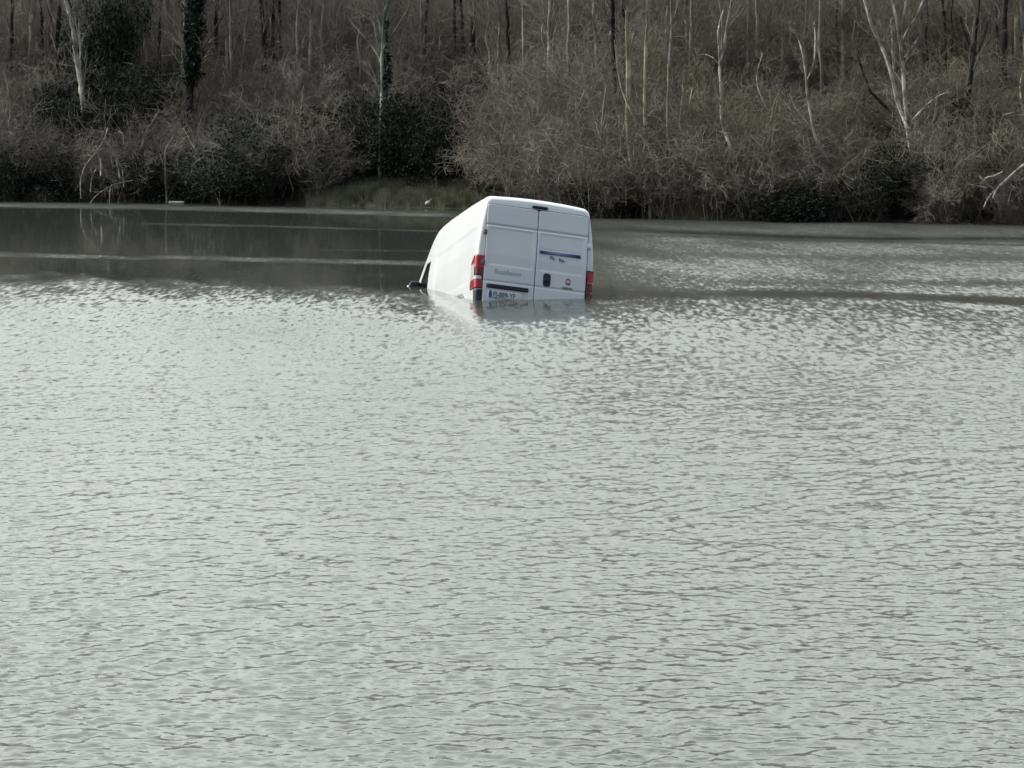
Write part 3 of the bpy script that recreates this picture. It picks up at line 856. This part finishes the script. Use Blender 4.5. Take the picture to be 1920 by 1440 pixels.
T('broken_willow', 'broken willow with pale drooping branches trailing into the water, below the left birch',
  [([(152, 372), (150, 340), (158, 312), (178, 288), (196, 262), (202, 240)], 2.2, 2.5), ([(170, 360), (172, 330), (182, 315), (190, 310)], 2.5, 2.5),
   ([(232, 350), (230, 318), (222, 302), (205, 270), (198, 258)], 2.5, 2.5), ([(232, 270), (231, 250), (222, 246), (212, 256)], 2, 2),
   ([(189, 330), (190, 312), (189, 296)], 3.5, 6), ([(225, 335), (221, 312), (218, 300)], 4, 3), ([(205, 385), (206, 355), (210, 345)], 2, 2.5),
   ([(160, 395), (180, 365), (215, 345), (250, 338)], 2, 2.5), ([(300, 205), (284, 230), (272, 248), (266, 275)], 1.8, 2)], m_willow, (205, 378), crown=5, seed=11, thin=0.85, twig_mat=m_twig['greyish'], y=float(bank_y(at(205, 378, 99)[0])) - 1.5)
T('broken_tree', 'thin brown snapped stem with a pale torn top, right of the broken willow',
  [([(331, 234), (330, 250), (318, 268), (310, 280), (310, 320), (312, 360), (313, 384)], 4.5, 6), ([(340, 330), (332, 310), (320, 295), (312, 285)], 2, 2.5)], m_bark, (313, 384), crown=5, seed=12, thin=0.75, y=float(bank_y(at(313, 380, 98)[0])) - 0.9)
T('slender_tree', 'thin pale stem standing in the dark hollow under the evergreens',
  [([(822, 250), (820, 280), (818, 315), (818, 350), (819, 368)], 3, 4.5)], m_moss, (819, 368), crown=3, seed=13, y=float(bank_y(at(819, 368, 94)[0])) + 1.2)
T('multi_stemmed_shrub', 'grey shrub of several upright stems on the bank right above the van roof',
  [([(1137, 160), (1131, 200), (1128, 240), (1128, 270), (1130, 310), (1136, 340)], 3, 6), ([(1112, 205), (1118, 235), (1128, 262)], 2.5, 4), ([(1156, 198), (1143, 215), (1132, 250)], 2.5, 4)], m_bark, (1136, 340), crown=9, seed=14, cat='shrub')
T('multi_stemmed_shrub', 'grey forked shrub leaning over the bank, left of the upright-stemmed grey shrub',
  [([(1098, 165), (1082, 205), (1066, 230), (1062, 245), (1072, 275), (1080, 300)], 2.5, 4.5), ([(1070, 180), (1068, 210), (1062, 235)], 2, 3), ([(1010, 245), (1040, 240), (1060, 242)], 2, 3)], m_bark, (1080, 300), crown=9, seed=15, cat='shrub')
T('slender_tree', 'faint brown pair of saplings between the pole-like tree and the crooked birch',
  [([(1298, 165), (1292, 200), (1284, 235), (1276, 265)], 2.5, 4), ([(1280, 160), (1278, 200), (1272, 240), (1272, 255)], 2.5, 3.5), ([(1252, 120), (1252, 160), (1251, 200), (1250, 240), (1254, 280)], 2.5, 3.5)], m_yell, (1276, 270), crown=6, seed=16)
T('dead_tree', 'dark dead tree with short upturned limbs, high on the bank at the upper right',
  [([(1836, 0), (1832, 40), (1829, 75), (1826, 100), (1822, 130), (1818, 160)], 5, 11), ([(1800, 30), (1808, 60), (1818, 85), (1826, 102)], 4, 6), ([(1852, 40), (1846, 70), (1836, 92), (1828, 104)], 3, 5)], m_dbark, (1818, 160), crown=8, seed=17, twig_mat=m_twig['dark brown'])
T('dead_tree', 'dark crooked stem among grey twigs, left of the many-stemmed birch',
  [([(1608, 90), (1612, 120), (1624, 150), (1630, 170), (1642, 182)], 4, 6)], m_dbark, (1642, 182), crown=7, seed=18, twig_mat=m_twig['dark brown'])
T('leaning_tree', 'pale bent sapling in the tan brush between the crooked birch and the curving birch',
  [([(1430, 100), (1418, 140), (1420, 165), (1436, 200), (1444, 215)], 2, 3), ([(1460, 175), (1450, 195), (1444, 240), (1440, 255)], 2.5, 3.5)], m_yell, (1442, 260), crown=6, seed=19)
T('leaning_tree', 'pale sapling bending out of the tan brush at the right edge',
  [([(1918, 132), (1912, 160), (1914, 185)], 3, 4), ([(1930, 200), (1905, 210), (1880, 216)], 3.5, 3)], m_yell, (1914, 210), crown=7, seed=20)

# dark and grey trunks on the ridge, seen along the top edge of the photograph
ridge = [(108, 100, 9, m_dbark, 'short dark trunk directly left of the left birch'),
         (247, 96, 6, m_bark, 'thin grey trunk right of the left evergreen'),
         (272, 78, 7, m_bark, 'grey trunk between the left evergreen and the dark thin trunk'),
         (299, 126, 6, m_dbark, 'dark thin trunk reaching lower than its neighbours, left of the ivy-clad tree'),
         (313, 84, 8, m_bark, 'grey trunk just left of the ivy-clad tree'),
         (326, 82, 5, m_moss, 'mossy thin trunk touching the ivy-clad tree from the left'),
         (405, 55, 7, m_dbark, 'dark trunk first to the right of the ivy-clad tree'),
         (425, 48, 5, m_bark, 'thin grey trunk second to the right of the ivy-clad tree'),
         (493, 88, 8, m_dbark, 'dark trunk left of a close pair on the left ridge'),
         (512, 70, 6, m_dbark, 'dark thin trunk of the close pair on the left ridge'),
         (525, 72, 5, m_dbark, 'dark thinnest trunk of the close pair on the left ridge'),
         (60, 62, 8, m_bark, 'grey trunk near the top left corner'),
         (22, 70, 6, m_dbark, 'dark trunk nearest the top left corner'),
         (78, 55, 5, m_dbark, 'thin dark trunk left of the pale grass bank'),
         (584, 40, 6, m_bark, 'grey trunk above the mound left of the mossy birch'),
         (852, 36, 5, m_dbark, 'short dark trunk left of a dark pair on the middle ridge'),
         (866, 44, 6, m_dbark, 'left dark trunk of the pair on the middle ridge'),
         (886, 66, 8, m_dbark, 'thicker dark trunk of the pair on the middle ridge'),
         (790, 60, 5, m_bark, 'grey thin trunk right of the mossy birch limbs'),
         (952, 70, 6, m_dbark, 'dark trunk on the ridge above the van'),
         (1030, 80, 7, m_bark, 'grey trunk on the ridge right above the van'),
         (1150, 130, 9, m_dbark, 'dark trunk holding a white bag, left of the yellowish twin stems'),
         (1250, 60, 5, m_bark, 'grey thin trunk behind the pole-like tree'),
         (1296, 80, 6, m_bark, 'grey trunk left behind the crooked birch'),
         (1420, 70, 6, m_bark, 'grey trunk right behind the crooked birch'),
         (1468, 60, 5, m_bark, 'grey thin trunk left behind the curving birch'),
         (1580, 60, 6, m_bark, 'grey trunk left behind the many-stemmed birch'),
         (1770, 60, 6, m_dbark, 'dark trunk right behind the many-stemmed birch'),
         (1884, 62, 8, m_dbark, 'dark trunk beside a white bag at the upper right'),
         (1905, 40, 5, m_yell, 'pale thin trunk at the top right corner')]
for i, (px, py, w, mt, lb) in enumerate(ridge):
    j = (i * 37 % 11) - 5
    T('ridge_tree', lb, [([(px - j * 0.8, -6), (px - j * 0.5, py * 0.3), (px + j * 0.25, py * 0.65), (px, py), (px + j * .2, py + 22)], w * 0.8, w * 1.15)], mt, (px, py + 22),
      crown=12, tall=6.5, seed=40 + i, group='bare trees along the ridge', twig_mat=m_twig['dark brown' if mt is m_dbark else 'grey brown'], twigs=6, thin=1.1, brush=2.3)

# more trunks between them, named by the traced trees they stand near
NEAR = [(150, 'the left birch'), (360, 'the ivy-clad tree'), (500, 'the close pair on the left ridge'), (717, 'the mossy birch'), (876, 'the pair on the middle ridge'), (1010, 'the van'),
        (1180, 'the yellowish twin stems'), (1350, 'the crooked birch'), (1515, 'the curving birch'), (1690, 'the many-stemmed birch'), (1828, 'the dark dead tree')]
g = np.random.default_rng(31)
seen = {}
for i in range(46):
    px = -20 + (i + g.random()) * 1960 / 46
    if min(abs(px - r_[0]) for r_ in ridge) < 7: continue
    py = 55 + 75 * g.random(); w = 3.5 + 4 * g.random()
    k = int(g.random() * 3); mt = (m_dbark, m_bark, m_bark)[k]; col = ('dark', 'grey', 'grey')[k]
    m = sorted((abs(px - a), a, n_) for a, n_ in NEAR)
    lb = None
    for size in ((('slim',), ('stout',))[w > 5.5] + ('',)):
        for dist, a, n_ in m[:2]:
            side = 'right' if px > a else 'left'
            how = 'just ' if dist < 28 else 'well to the ' if dist > 75 else 'to the '
            c = ' '.join(f'{size} {col} ridge tree {how}{side} of {n_}'.split())
            if c not in seen: lb = c; break
        if lb: break
    lb = lb or c
    seen[lb] = 1
    j = g.normal(size=4) * 3
    T('ridge_tree', lb, [([(px + j[0], -6), (px + j[1], py * 0.35), (px + j[2], py * 0.7), (px + j[3], py), (px + j[3], py + 22)], w * 0.75, w * 1.1)], mt, (px + j[3], py + 22),
      crown=10, tall=7, seed=140 + i, group='bare trees along the ridge', twig_mat=m_twig['dark brown' if k == 0 else 'grey brown'], twigs=5, thin=1.0, brush=1.2 + g.random())

# ------------------------------------------------------------------ evergreens
ever_var = []
for i in range(4):
    g = np.random.default_rng(100 + i)
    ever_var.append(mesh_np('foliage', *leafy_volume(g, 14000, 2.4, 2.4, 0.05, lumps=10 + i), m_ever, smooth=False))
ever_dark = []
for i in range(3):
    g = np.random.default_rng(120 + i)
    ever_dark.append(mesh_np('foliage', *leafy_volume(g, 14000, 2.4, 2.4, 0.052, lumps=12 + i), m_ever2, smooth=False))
st_w = Wood(); g = np.random.default_rng(5)
P = np.stack([np.zeros((4, 6, 3))], 0)[0]
for i in range(4):
    P[i] = trunk_line(1.9, g, 0.16, 6)[0]
st_w.add(P, np.repeat(np.linspace(0.05, 0.015, 6)[None], 4, 0), 5)
m_stem = st_w.mesh('stem', m_dbark)

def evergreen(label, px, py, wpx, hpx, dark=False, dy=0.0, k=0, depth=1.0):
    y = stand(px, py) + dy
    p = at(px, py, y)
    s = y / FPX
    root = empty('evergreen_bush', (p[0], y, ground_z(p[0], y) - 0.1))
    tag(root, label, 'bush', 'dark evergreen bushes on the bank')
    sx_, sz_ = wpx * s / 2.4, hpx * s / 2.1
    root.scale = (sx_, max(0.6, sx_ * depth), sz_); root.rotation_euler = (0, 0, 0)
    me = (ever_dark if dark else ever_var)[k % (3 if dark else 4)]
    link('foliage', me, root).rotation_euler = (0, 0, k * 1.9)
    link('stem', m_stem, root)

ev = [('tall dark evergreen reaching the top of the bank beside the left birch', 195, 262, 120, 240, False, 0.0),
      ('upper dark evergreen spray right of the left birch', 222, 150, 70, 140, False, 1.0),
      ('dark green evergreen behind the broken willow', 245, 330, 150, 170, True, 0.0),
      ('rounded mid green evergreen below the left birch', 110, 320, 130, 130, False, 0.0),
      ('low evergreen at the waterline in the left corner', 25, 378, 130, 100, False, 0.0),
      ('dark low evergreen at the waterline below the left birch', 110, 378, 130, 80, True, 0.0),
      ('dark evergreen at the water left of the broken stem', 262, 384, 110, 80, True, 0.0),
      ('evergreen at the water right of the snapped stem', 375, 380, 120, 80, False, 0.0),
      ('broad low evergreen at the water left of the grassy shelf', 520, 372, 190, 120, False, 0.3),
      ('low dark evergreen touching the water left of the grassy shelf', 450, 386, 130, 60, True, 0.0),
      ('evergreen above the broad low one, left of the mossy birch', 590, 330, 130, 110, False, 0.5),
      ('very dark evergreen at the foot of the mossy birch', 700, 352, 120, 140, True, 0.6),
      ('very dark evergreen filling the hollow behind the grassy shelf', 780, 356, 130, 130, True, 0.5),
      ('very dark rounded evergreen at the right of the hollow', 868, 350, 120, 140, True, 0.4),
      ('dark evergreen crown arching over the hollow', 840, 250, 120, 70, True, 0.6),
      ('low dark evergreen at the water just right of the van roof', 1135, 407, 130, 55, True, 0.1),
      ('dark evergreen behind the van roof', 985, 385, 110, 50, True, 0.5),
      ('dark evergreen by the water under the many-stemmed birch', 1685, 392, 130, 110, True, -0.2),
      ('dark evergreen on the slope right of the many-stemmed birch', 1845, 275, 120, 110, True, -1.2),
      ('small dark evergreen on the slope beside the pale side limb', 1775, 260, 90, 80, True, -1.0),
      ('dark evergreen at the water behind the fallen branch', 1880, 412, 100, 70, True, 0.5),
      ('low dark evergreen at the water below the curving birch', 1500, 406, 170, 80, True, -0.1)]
for i, e in enumerate(ev):
    evergreen(e[0], e[1], e[2], e[3], e[4], e[5], e[6], i)

# ------------------------------------------------------------------ bare shrubs
shr = []
for i in range(7):
    g = np.random.default_rng(200 + i)
    shr.append(shrub(g, 2.4, (34, 46, 28, 58, 40, 22, 50)[i], 15, 1.0, (0.25, 0.1, 0.45, 0.0, 0.2, 0.6, 0.1)[i]).arrays())
shr_mesh = {}
def shrub_mesh(i, tint):
    if (i, tint) not in shr_mesh:
        shr_mesh[(i, tint)] = mesh_np('bare_shrub', shr[i][0], shr[i][1], m_twig[tint])
    return shr_mesh[(i, tint)]

MARKS = [(-40, 'the left edge'), (150, 'the leaning left birch'), (205, 'the broken willow'), (313, 'the snapped brown stem'), (355, 'the ivy-clad trunk'), (470, 'the low evergreens'),
         (590, 'the grassy shelf'), (716, 'the mossy birch'), (860, 'the dark hollow'), (1010, 'the white van'), (1128, 'the grey upright shrub'), (1185, 'the twin yellowish stems'),
         (1212, 'the pole-like tree'), (1365, 'the crooked birch'), (1535, 'the curving birch'), (1700, 'the many-stemmed birch'), (1820, 'the dark dead tree'), (1890, 'the fallen branch')]
used = {}
def place_label(px, row, tint, size):
    m = sorted((abs(px - a), a, n) for a, n in MARKS)
    cands = []
    for dist, a, n in m[:3]:
        side = ('straight below ' if row == 0 else 'straight behind ') if dist < 22 else ('just right of ' if px > a else 'just left of ') if dist < 70 else ('some way right of ' if px > a else 'some way left of ')
        cands.append(side + n)
    where = ('at the waterline', 'halfway up the slope', 'on the upper slope')[row]
    for form in ('{t} leafless shrub {w} {c}', '{s} {t} leafless shrub {w} {c}'):
        for c in cands:
            lb = form.format(t=tint, w=where, c=c, s=size)
            if lb not in used and len(lb.split()) <= 16:
                used[lb] = 1; return lb
    lb = '{s} {t} leafless shrub {w} {c}'.format(t=tint, w=where, c=cands[0], s=size)
    return lb

g = np.random.default_rng(77)
n_row = (46, 44, 36)
for row in range(3):
    for i in range(n_row[row]):
        px = -60 + (i + 0.5 + 0.5 * (g.random() - 0.5)) * 2040 / n_row[row]
        if row == 0 and (600 < px < 930):
            continue
        x0 = at(px, 390, 94)[0]
        d = (0.1 + 1.3 * g.random(), 3.0 + 3.2 * g.random(), 7.6 + 4.0 * g.random())[row]
        if row == 1 and 640 < px < 920: d += 1.2
        y = float(bank_y(x0)) + d
        x = at(px, 390, y)[0]
        if px > 1560: tint = ('greyish', 'grey brown', 'tan', 'greyish')[int(g.random() * 4)]
        elif px > 1190: tint = ('tan', 'grey brown', 'tan', 'grey brown')[int(g.random() * 4)]
        elif px > 930: tint = ('greyish', 'grey brown', 'grey brown', 'tan')[int(g.random() * 4)]
        else: tint = ('grey brown', 'dark brown', 'dark brown', 'grey brown')[int(g.random() * 4)]
        if row == 0 and px < 600: tint = ('dark brown', 'grey brown')[int(g.random() * 2)]
        if row == 0 and px > 1400: tint = ('dark brown', 'dark brown', 'greyish', 'dark brown')[int(g.random() * 4)]
        s = (0.72 + 0.45 * g.random()) * (0.8, 1.0, 0.92)[row]
        if row == 0 and 930 < px < 1110: s *= 0.75
        o = link('bare_shrub', shrub_mesh(int(g.random() * 7), tint))
        o.location = (x, y, float(ground_z(x, y)))
        o.rotation_euler = (0, 0, g.random() * 6.28)
        o.scale = (s * (0.9 + 0.4 * g.random()), s * (0.9 + 0.4 * g.random()), s)
        tag(o, place_label(px, row, tint, 'taller' if s > 0.95 else 'lower'), 'shrub', 'leafless shrubs on the far bank')

# brambles and thin undergrowth over the slope, past counting: one mass
def merge_scatter(items, arrays):
    Vs, Fs, n = [], [], 0
    for k, x, y, z, rot, sc, sz in items:
        v, f = arrays[k]
        c, s = math.cos(rot), math.sin(rot)
        q = np.stack([(v[:, 0] * c - v[:, 1] * s) * sc + x, (v[:, 0] * s + v[:, 1] * c) * sc + y, v[:, 2] * sz + z], -1)
        Vs.append(q.astype(np.float32)); Fs.append(f + n); n += len(v)
    return np.vstack(Vs), np.vstack(Fs)

br = []
for i in range(4):
    g2 = np.random.default_rng(300 + i)
    w = Wood(); stems = 16
    az = g2.random(stems) * 6.283; L = 1.2 + 0.9 * g2.random(stems); s = np.linspace(0, 1, 6)
    base = g2.normal(size=(stems, 3)) * np.array([0.5, 0.5, 0]); base[:, 2] = -0.1
    P = base[:, None] + np.stack([np.cos(az)[:, None] * s * L[:, None] * 0.8, np.sin(az)[:, None] * s * L[:, None] * 0.8, (L * 0.9)[:, None] * np.sin(s * 2.3)[None]], -1)
    P += g2.normal(size=P.shape) * 0.05
    Rd = np.repeat((0.011 * (1 - 0.6 * s))[None], stems, 0)
    w.add(P, Rd)
    b1 = grow(P, Rd, 9, g2, 0.1, 1, (20, 80), 0.5, 3, 0.15, 0.14, 0.8); w.add(*b1, rmin=0.005)
    b2 = grow(*b1, 3, g2, 0.1, 1, (20, 80), 0.55, 2, 0.05, 0.1, 0.9); w.add(*b2, rmin=0.005)
    br.append(w.arrays())
g = np.random.default_rng(78)
for name, tint, xr, n in (('undergrowth', 'dark brown', (-24, -3), 300), ('undergrowth', 'grey brown', (-22, 8), 280), ('undergrowth', 'dark brown', (-0.6, 4.5), 90), ('undergrowth', 'tan', (3.0, 22), 210), ('undergrowth', 'greyish', (6, 24), 110)):
    items = []
    deep = 5 if n == 90 else 15
    for i in range(n):
        x = xr[0] + (xr[1] - xr[0]) * g.random(); d = 0.0 + deep * g.random() ** 1.35
        y = float(bank_y(x)) + d
        if -6.2 < x < -0.6 and d < 2.6: continue
        sc = 0.6 + 0.6 * g.random()
        items.append((int(g.random() * 4), x, y, float(ground_z(x, y)), g.random() * 6.28, sc, sc * (0.7 + 0.5 * g.random())))
    v, f = merge_scatter(items, br)
    tag(link(name, mesh_np(name, v, f, m_twig[tint])), 'dark brambles at the water behind the van' if n == 90 else {'dark brown': 'dark brambles over the left of the bank', 'grey brown': 'grey brown brambles over the middle of the bank', 'tan': 'tan dry brambles over the right of the bank', 'greyish': 'grey thin brambles towards the right edge'}[tint], 'undergrowth', kind='stuff')

# the wood going on up the hill: reads as one mass
tv = []
for i in range(4):
    g2 = np.random.default_rng(400 + i)
    tk, cw = bare_tree(g2, 9.0, 0.11, 15, 0.12)
    a1, a2 = tk.arrays(), cw.arrays()
    tv.append((np.vstack([a1[0], a2[0]]), np.vstack([a1[1], a2[1] + len(a1[0])])))
g = np.random.default_rng(79)
items = []
for i in range(150):
    x = -34 + 68 * g.random(); d = 14 + 42 * g.random(); y = float(bank_y(x)) + d
    sc = 0.75 + 0.5 * g.random()
    items.append((int(g.random() * 4), x, y, float(ground_z(x, y)), g.random() * 6.28, sc, sc))
v, f = merge_scatter(items, tv)
tag(link('distant_wood', mesh_np('distant_wood', v, f, m_hill)), 'leafless grey brown wood going on up the hillside', 'wood', kind='stuff')

# ------------------------------------------------------------------ grass and reeds
def blades(g, X0, Y0, Z0, h, w, bend=0.35):
    n = len(X0); s = np.linspace(0, 1, 3)
    az = g.random(n) * 6.283; H = h * (0.5 + 0.8 * g.random(n)); bd_ = bend * H * g.random(n)
    P = np.stack([X0[:, None] + np.cos(az)[:, None] * bd_[:, None] * s ** 2, Y0[:, None] + np.sin(az)[:, None] * bd_[:, None] * s ** 2, Z0[:, None] + H[:, None] * s], -1)
    return tube_batch(P, np.repeat((w * (1 - 0.8 * s))[None], n, 0))

g = np.random.default_rng(80)
n = 14000
x = -6.8 + 6.8 * g.random(n); d = -0.12 + 2.6 * g.random(n) ** 1.4
keep = hash_noise(x * 2.2, d * 3, 1.0) > -0.75
x, d = x[keep], d[keep]; y = bank_y(x) + d
v, f = blades(g, x, y, ground_z(x, y) - 0.03, 0.33, 0.012)
tag(link('grass', mesh_np('grass', v, f, m_grass)), 'rough olive and tan grass on the low shelf by the water', 'grass', kind='stuff')
n = 7000
c = np.array([[5.2, 0.35], [5.7, 0.5], [6.2, 0.4], [4.6, 0.3], [6.9, 0.3]])[g.integers(0, 5, n)]
x = c[:, 0] + g.normal(size=n) * 0.42; d = 0.02 + np.abs(g.normal(size=n)) * 0.5; y = bank_y(x) + d
v, f = blades(g, x, y, ground_z(x, y) - 0.05, 1.15, 0.009, 0.5)
tag(link('reeds', mesh_np('reeds', v, f, m_reed)), 'dry tan reeds at the waterline right of the van', 'reeds', kind='stuff')
n = 9000
x = -20 + 38 * g.random(n); d = 9.5 + 4 * g.random(n)
keep = hash_noise(x * 1.1, d, 1.0) > 0.15
x, d = x[keep], d[keep]; y = bank_y(x) + d
v, f = blades(g, x, y, ground_z(x, y) - 0.03, 0.35, 0.01)
tag(link('grass', mesh_np('grass', v, f, m_grass)), 'dry grass along the top of the bank', 'grass', kind='stuff')

# ------------------------------------------------------------------ small things on the shore
m_white = pmat('white_feathers', (0.72, 0.72, 0.70), 0.8, var=0.05, scale=15)
m_beak = pmat('dull_yellow', (0.35, 0.25, 0.06), 0.6, var=0.1)
m_board = pmat('weathered_white_board', (0.50, 0.51, 0.50), 0.8, scale=5, c2=(0.68, 0.68, 0.66))
m_bag = pmat('white_plastic_bag', (0.66, 0.67, 0.68), 0.5, scale=9, c2=(0.78, 0.78, 0.78))

def lathe_path(P, Rd, sides=12, sq=1.0):
    return tube_batch(np.array(P)[None], np.array(Rd)[None], sides)
yb = float(bank_y(at(803, 388, 94)[0])) - 0.05
bpos = at(803, 389, yb)
bird = empty('white_bird', (bpos[0], yb, 0.03)); bird.scale = (0.85,) * 3; tag(bird, 'small white bird at the water edge of the grassy shelf, left of the van', 'bird')
V, F = lathe_path([(-0.13, 0, 0.085), (-0.10, 0, 0.10), (-0.05, 0, 0.125), (0.0, 0, 0.15), (0.05, 0, 0.18), (0.075, 0, 0.21), (0.09, 0, 0.24), (0.105, 0, 0.26), (0.115, 0, 0.268)],
                  [0.004, 0.035, 0.07, 0.085, 0.07, 0.045, 0.04, 0.033, 0.004])
link('body', mesh_np('bird_body', V, F, m_white), bird)
V, F = lathe_path([(0.11, 0, 0.262), (0.145, 0, 0.25)], [0.009, 0.002], 6)
link('beak', mesh_np('beak', V, F, m_beak), bird)
for s_ in (-1, 1):
    V, F = lathe_path([(0.005, s_ * 0.025, 0.09), (0.0, s_ * 0.025, 0.03), (0.005, s_ * 0.025, -0.06)], [0.006, 0.005, 0.006], 6)
    link('leg', mesh_np('leg', V, F, m_beak), bird)

yb = float(bank_y(at(330, 382, 98)[0])) - 1.3
bpos = at(331, 381, yb)
V, F = rounded_box(0, 0, 0, 0.26, 0.09, 0.03, 8)
V[:, 2] += 0.004 * np.sin(V[:, 0] * 9)
o = link('board', mesh_np('board', V, F, m_board)); o.location = (bpos[0], yb, 0.035); o.rotation_euler = (R(6), R(1.5), R(8))
tag(o, 'short whitish board lying at the waterline right of the snapped stem', 'board')

def bag(px, py, w, h, lb, y):
    p = at(px, py, y)
    g = np.random.default_rng(int(px))
    V, F = rounded_box(0, 0, 0, w, 0.05, h, 2.6, 18, 12)
    V += 0.25 * w * np.sin(V[:, [1, 2, 0]] * 31 + g.random(3) * 6) * np.array([1, 0.6, 0.7])
    V[:, 0] *= np.interp(V[:, 2], [-h, 0, h], [1.0, 0.9, 0.35])
    o = link('plastic_bag', mesh_np('plastic_bag', V, F, m_bag)); o.location = tuple(p); o.rotation_euler = (0.2, 0.4, 0.3)
    tag(o, lb, 'bag', 'white bags caught in the branches')
bag(1146, 62, 0.07, 0.10, 'white plastic bag caught in the dark trunk above the van', stand(1150, 152) - 0.25)
bag(1869, 52, 0.09, 0.06, 'white plastic bag snagged beside the dark trunk at the upper right', stand(1884, 84) - 0.3)
bag(270, 48, 0.09, 0.03, 'flattened white plastic scrap among the grey trunks at upper left', stand(272, 100) - 0.3)
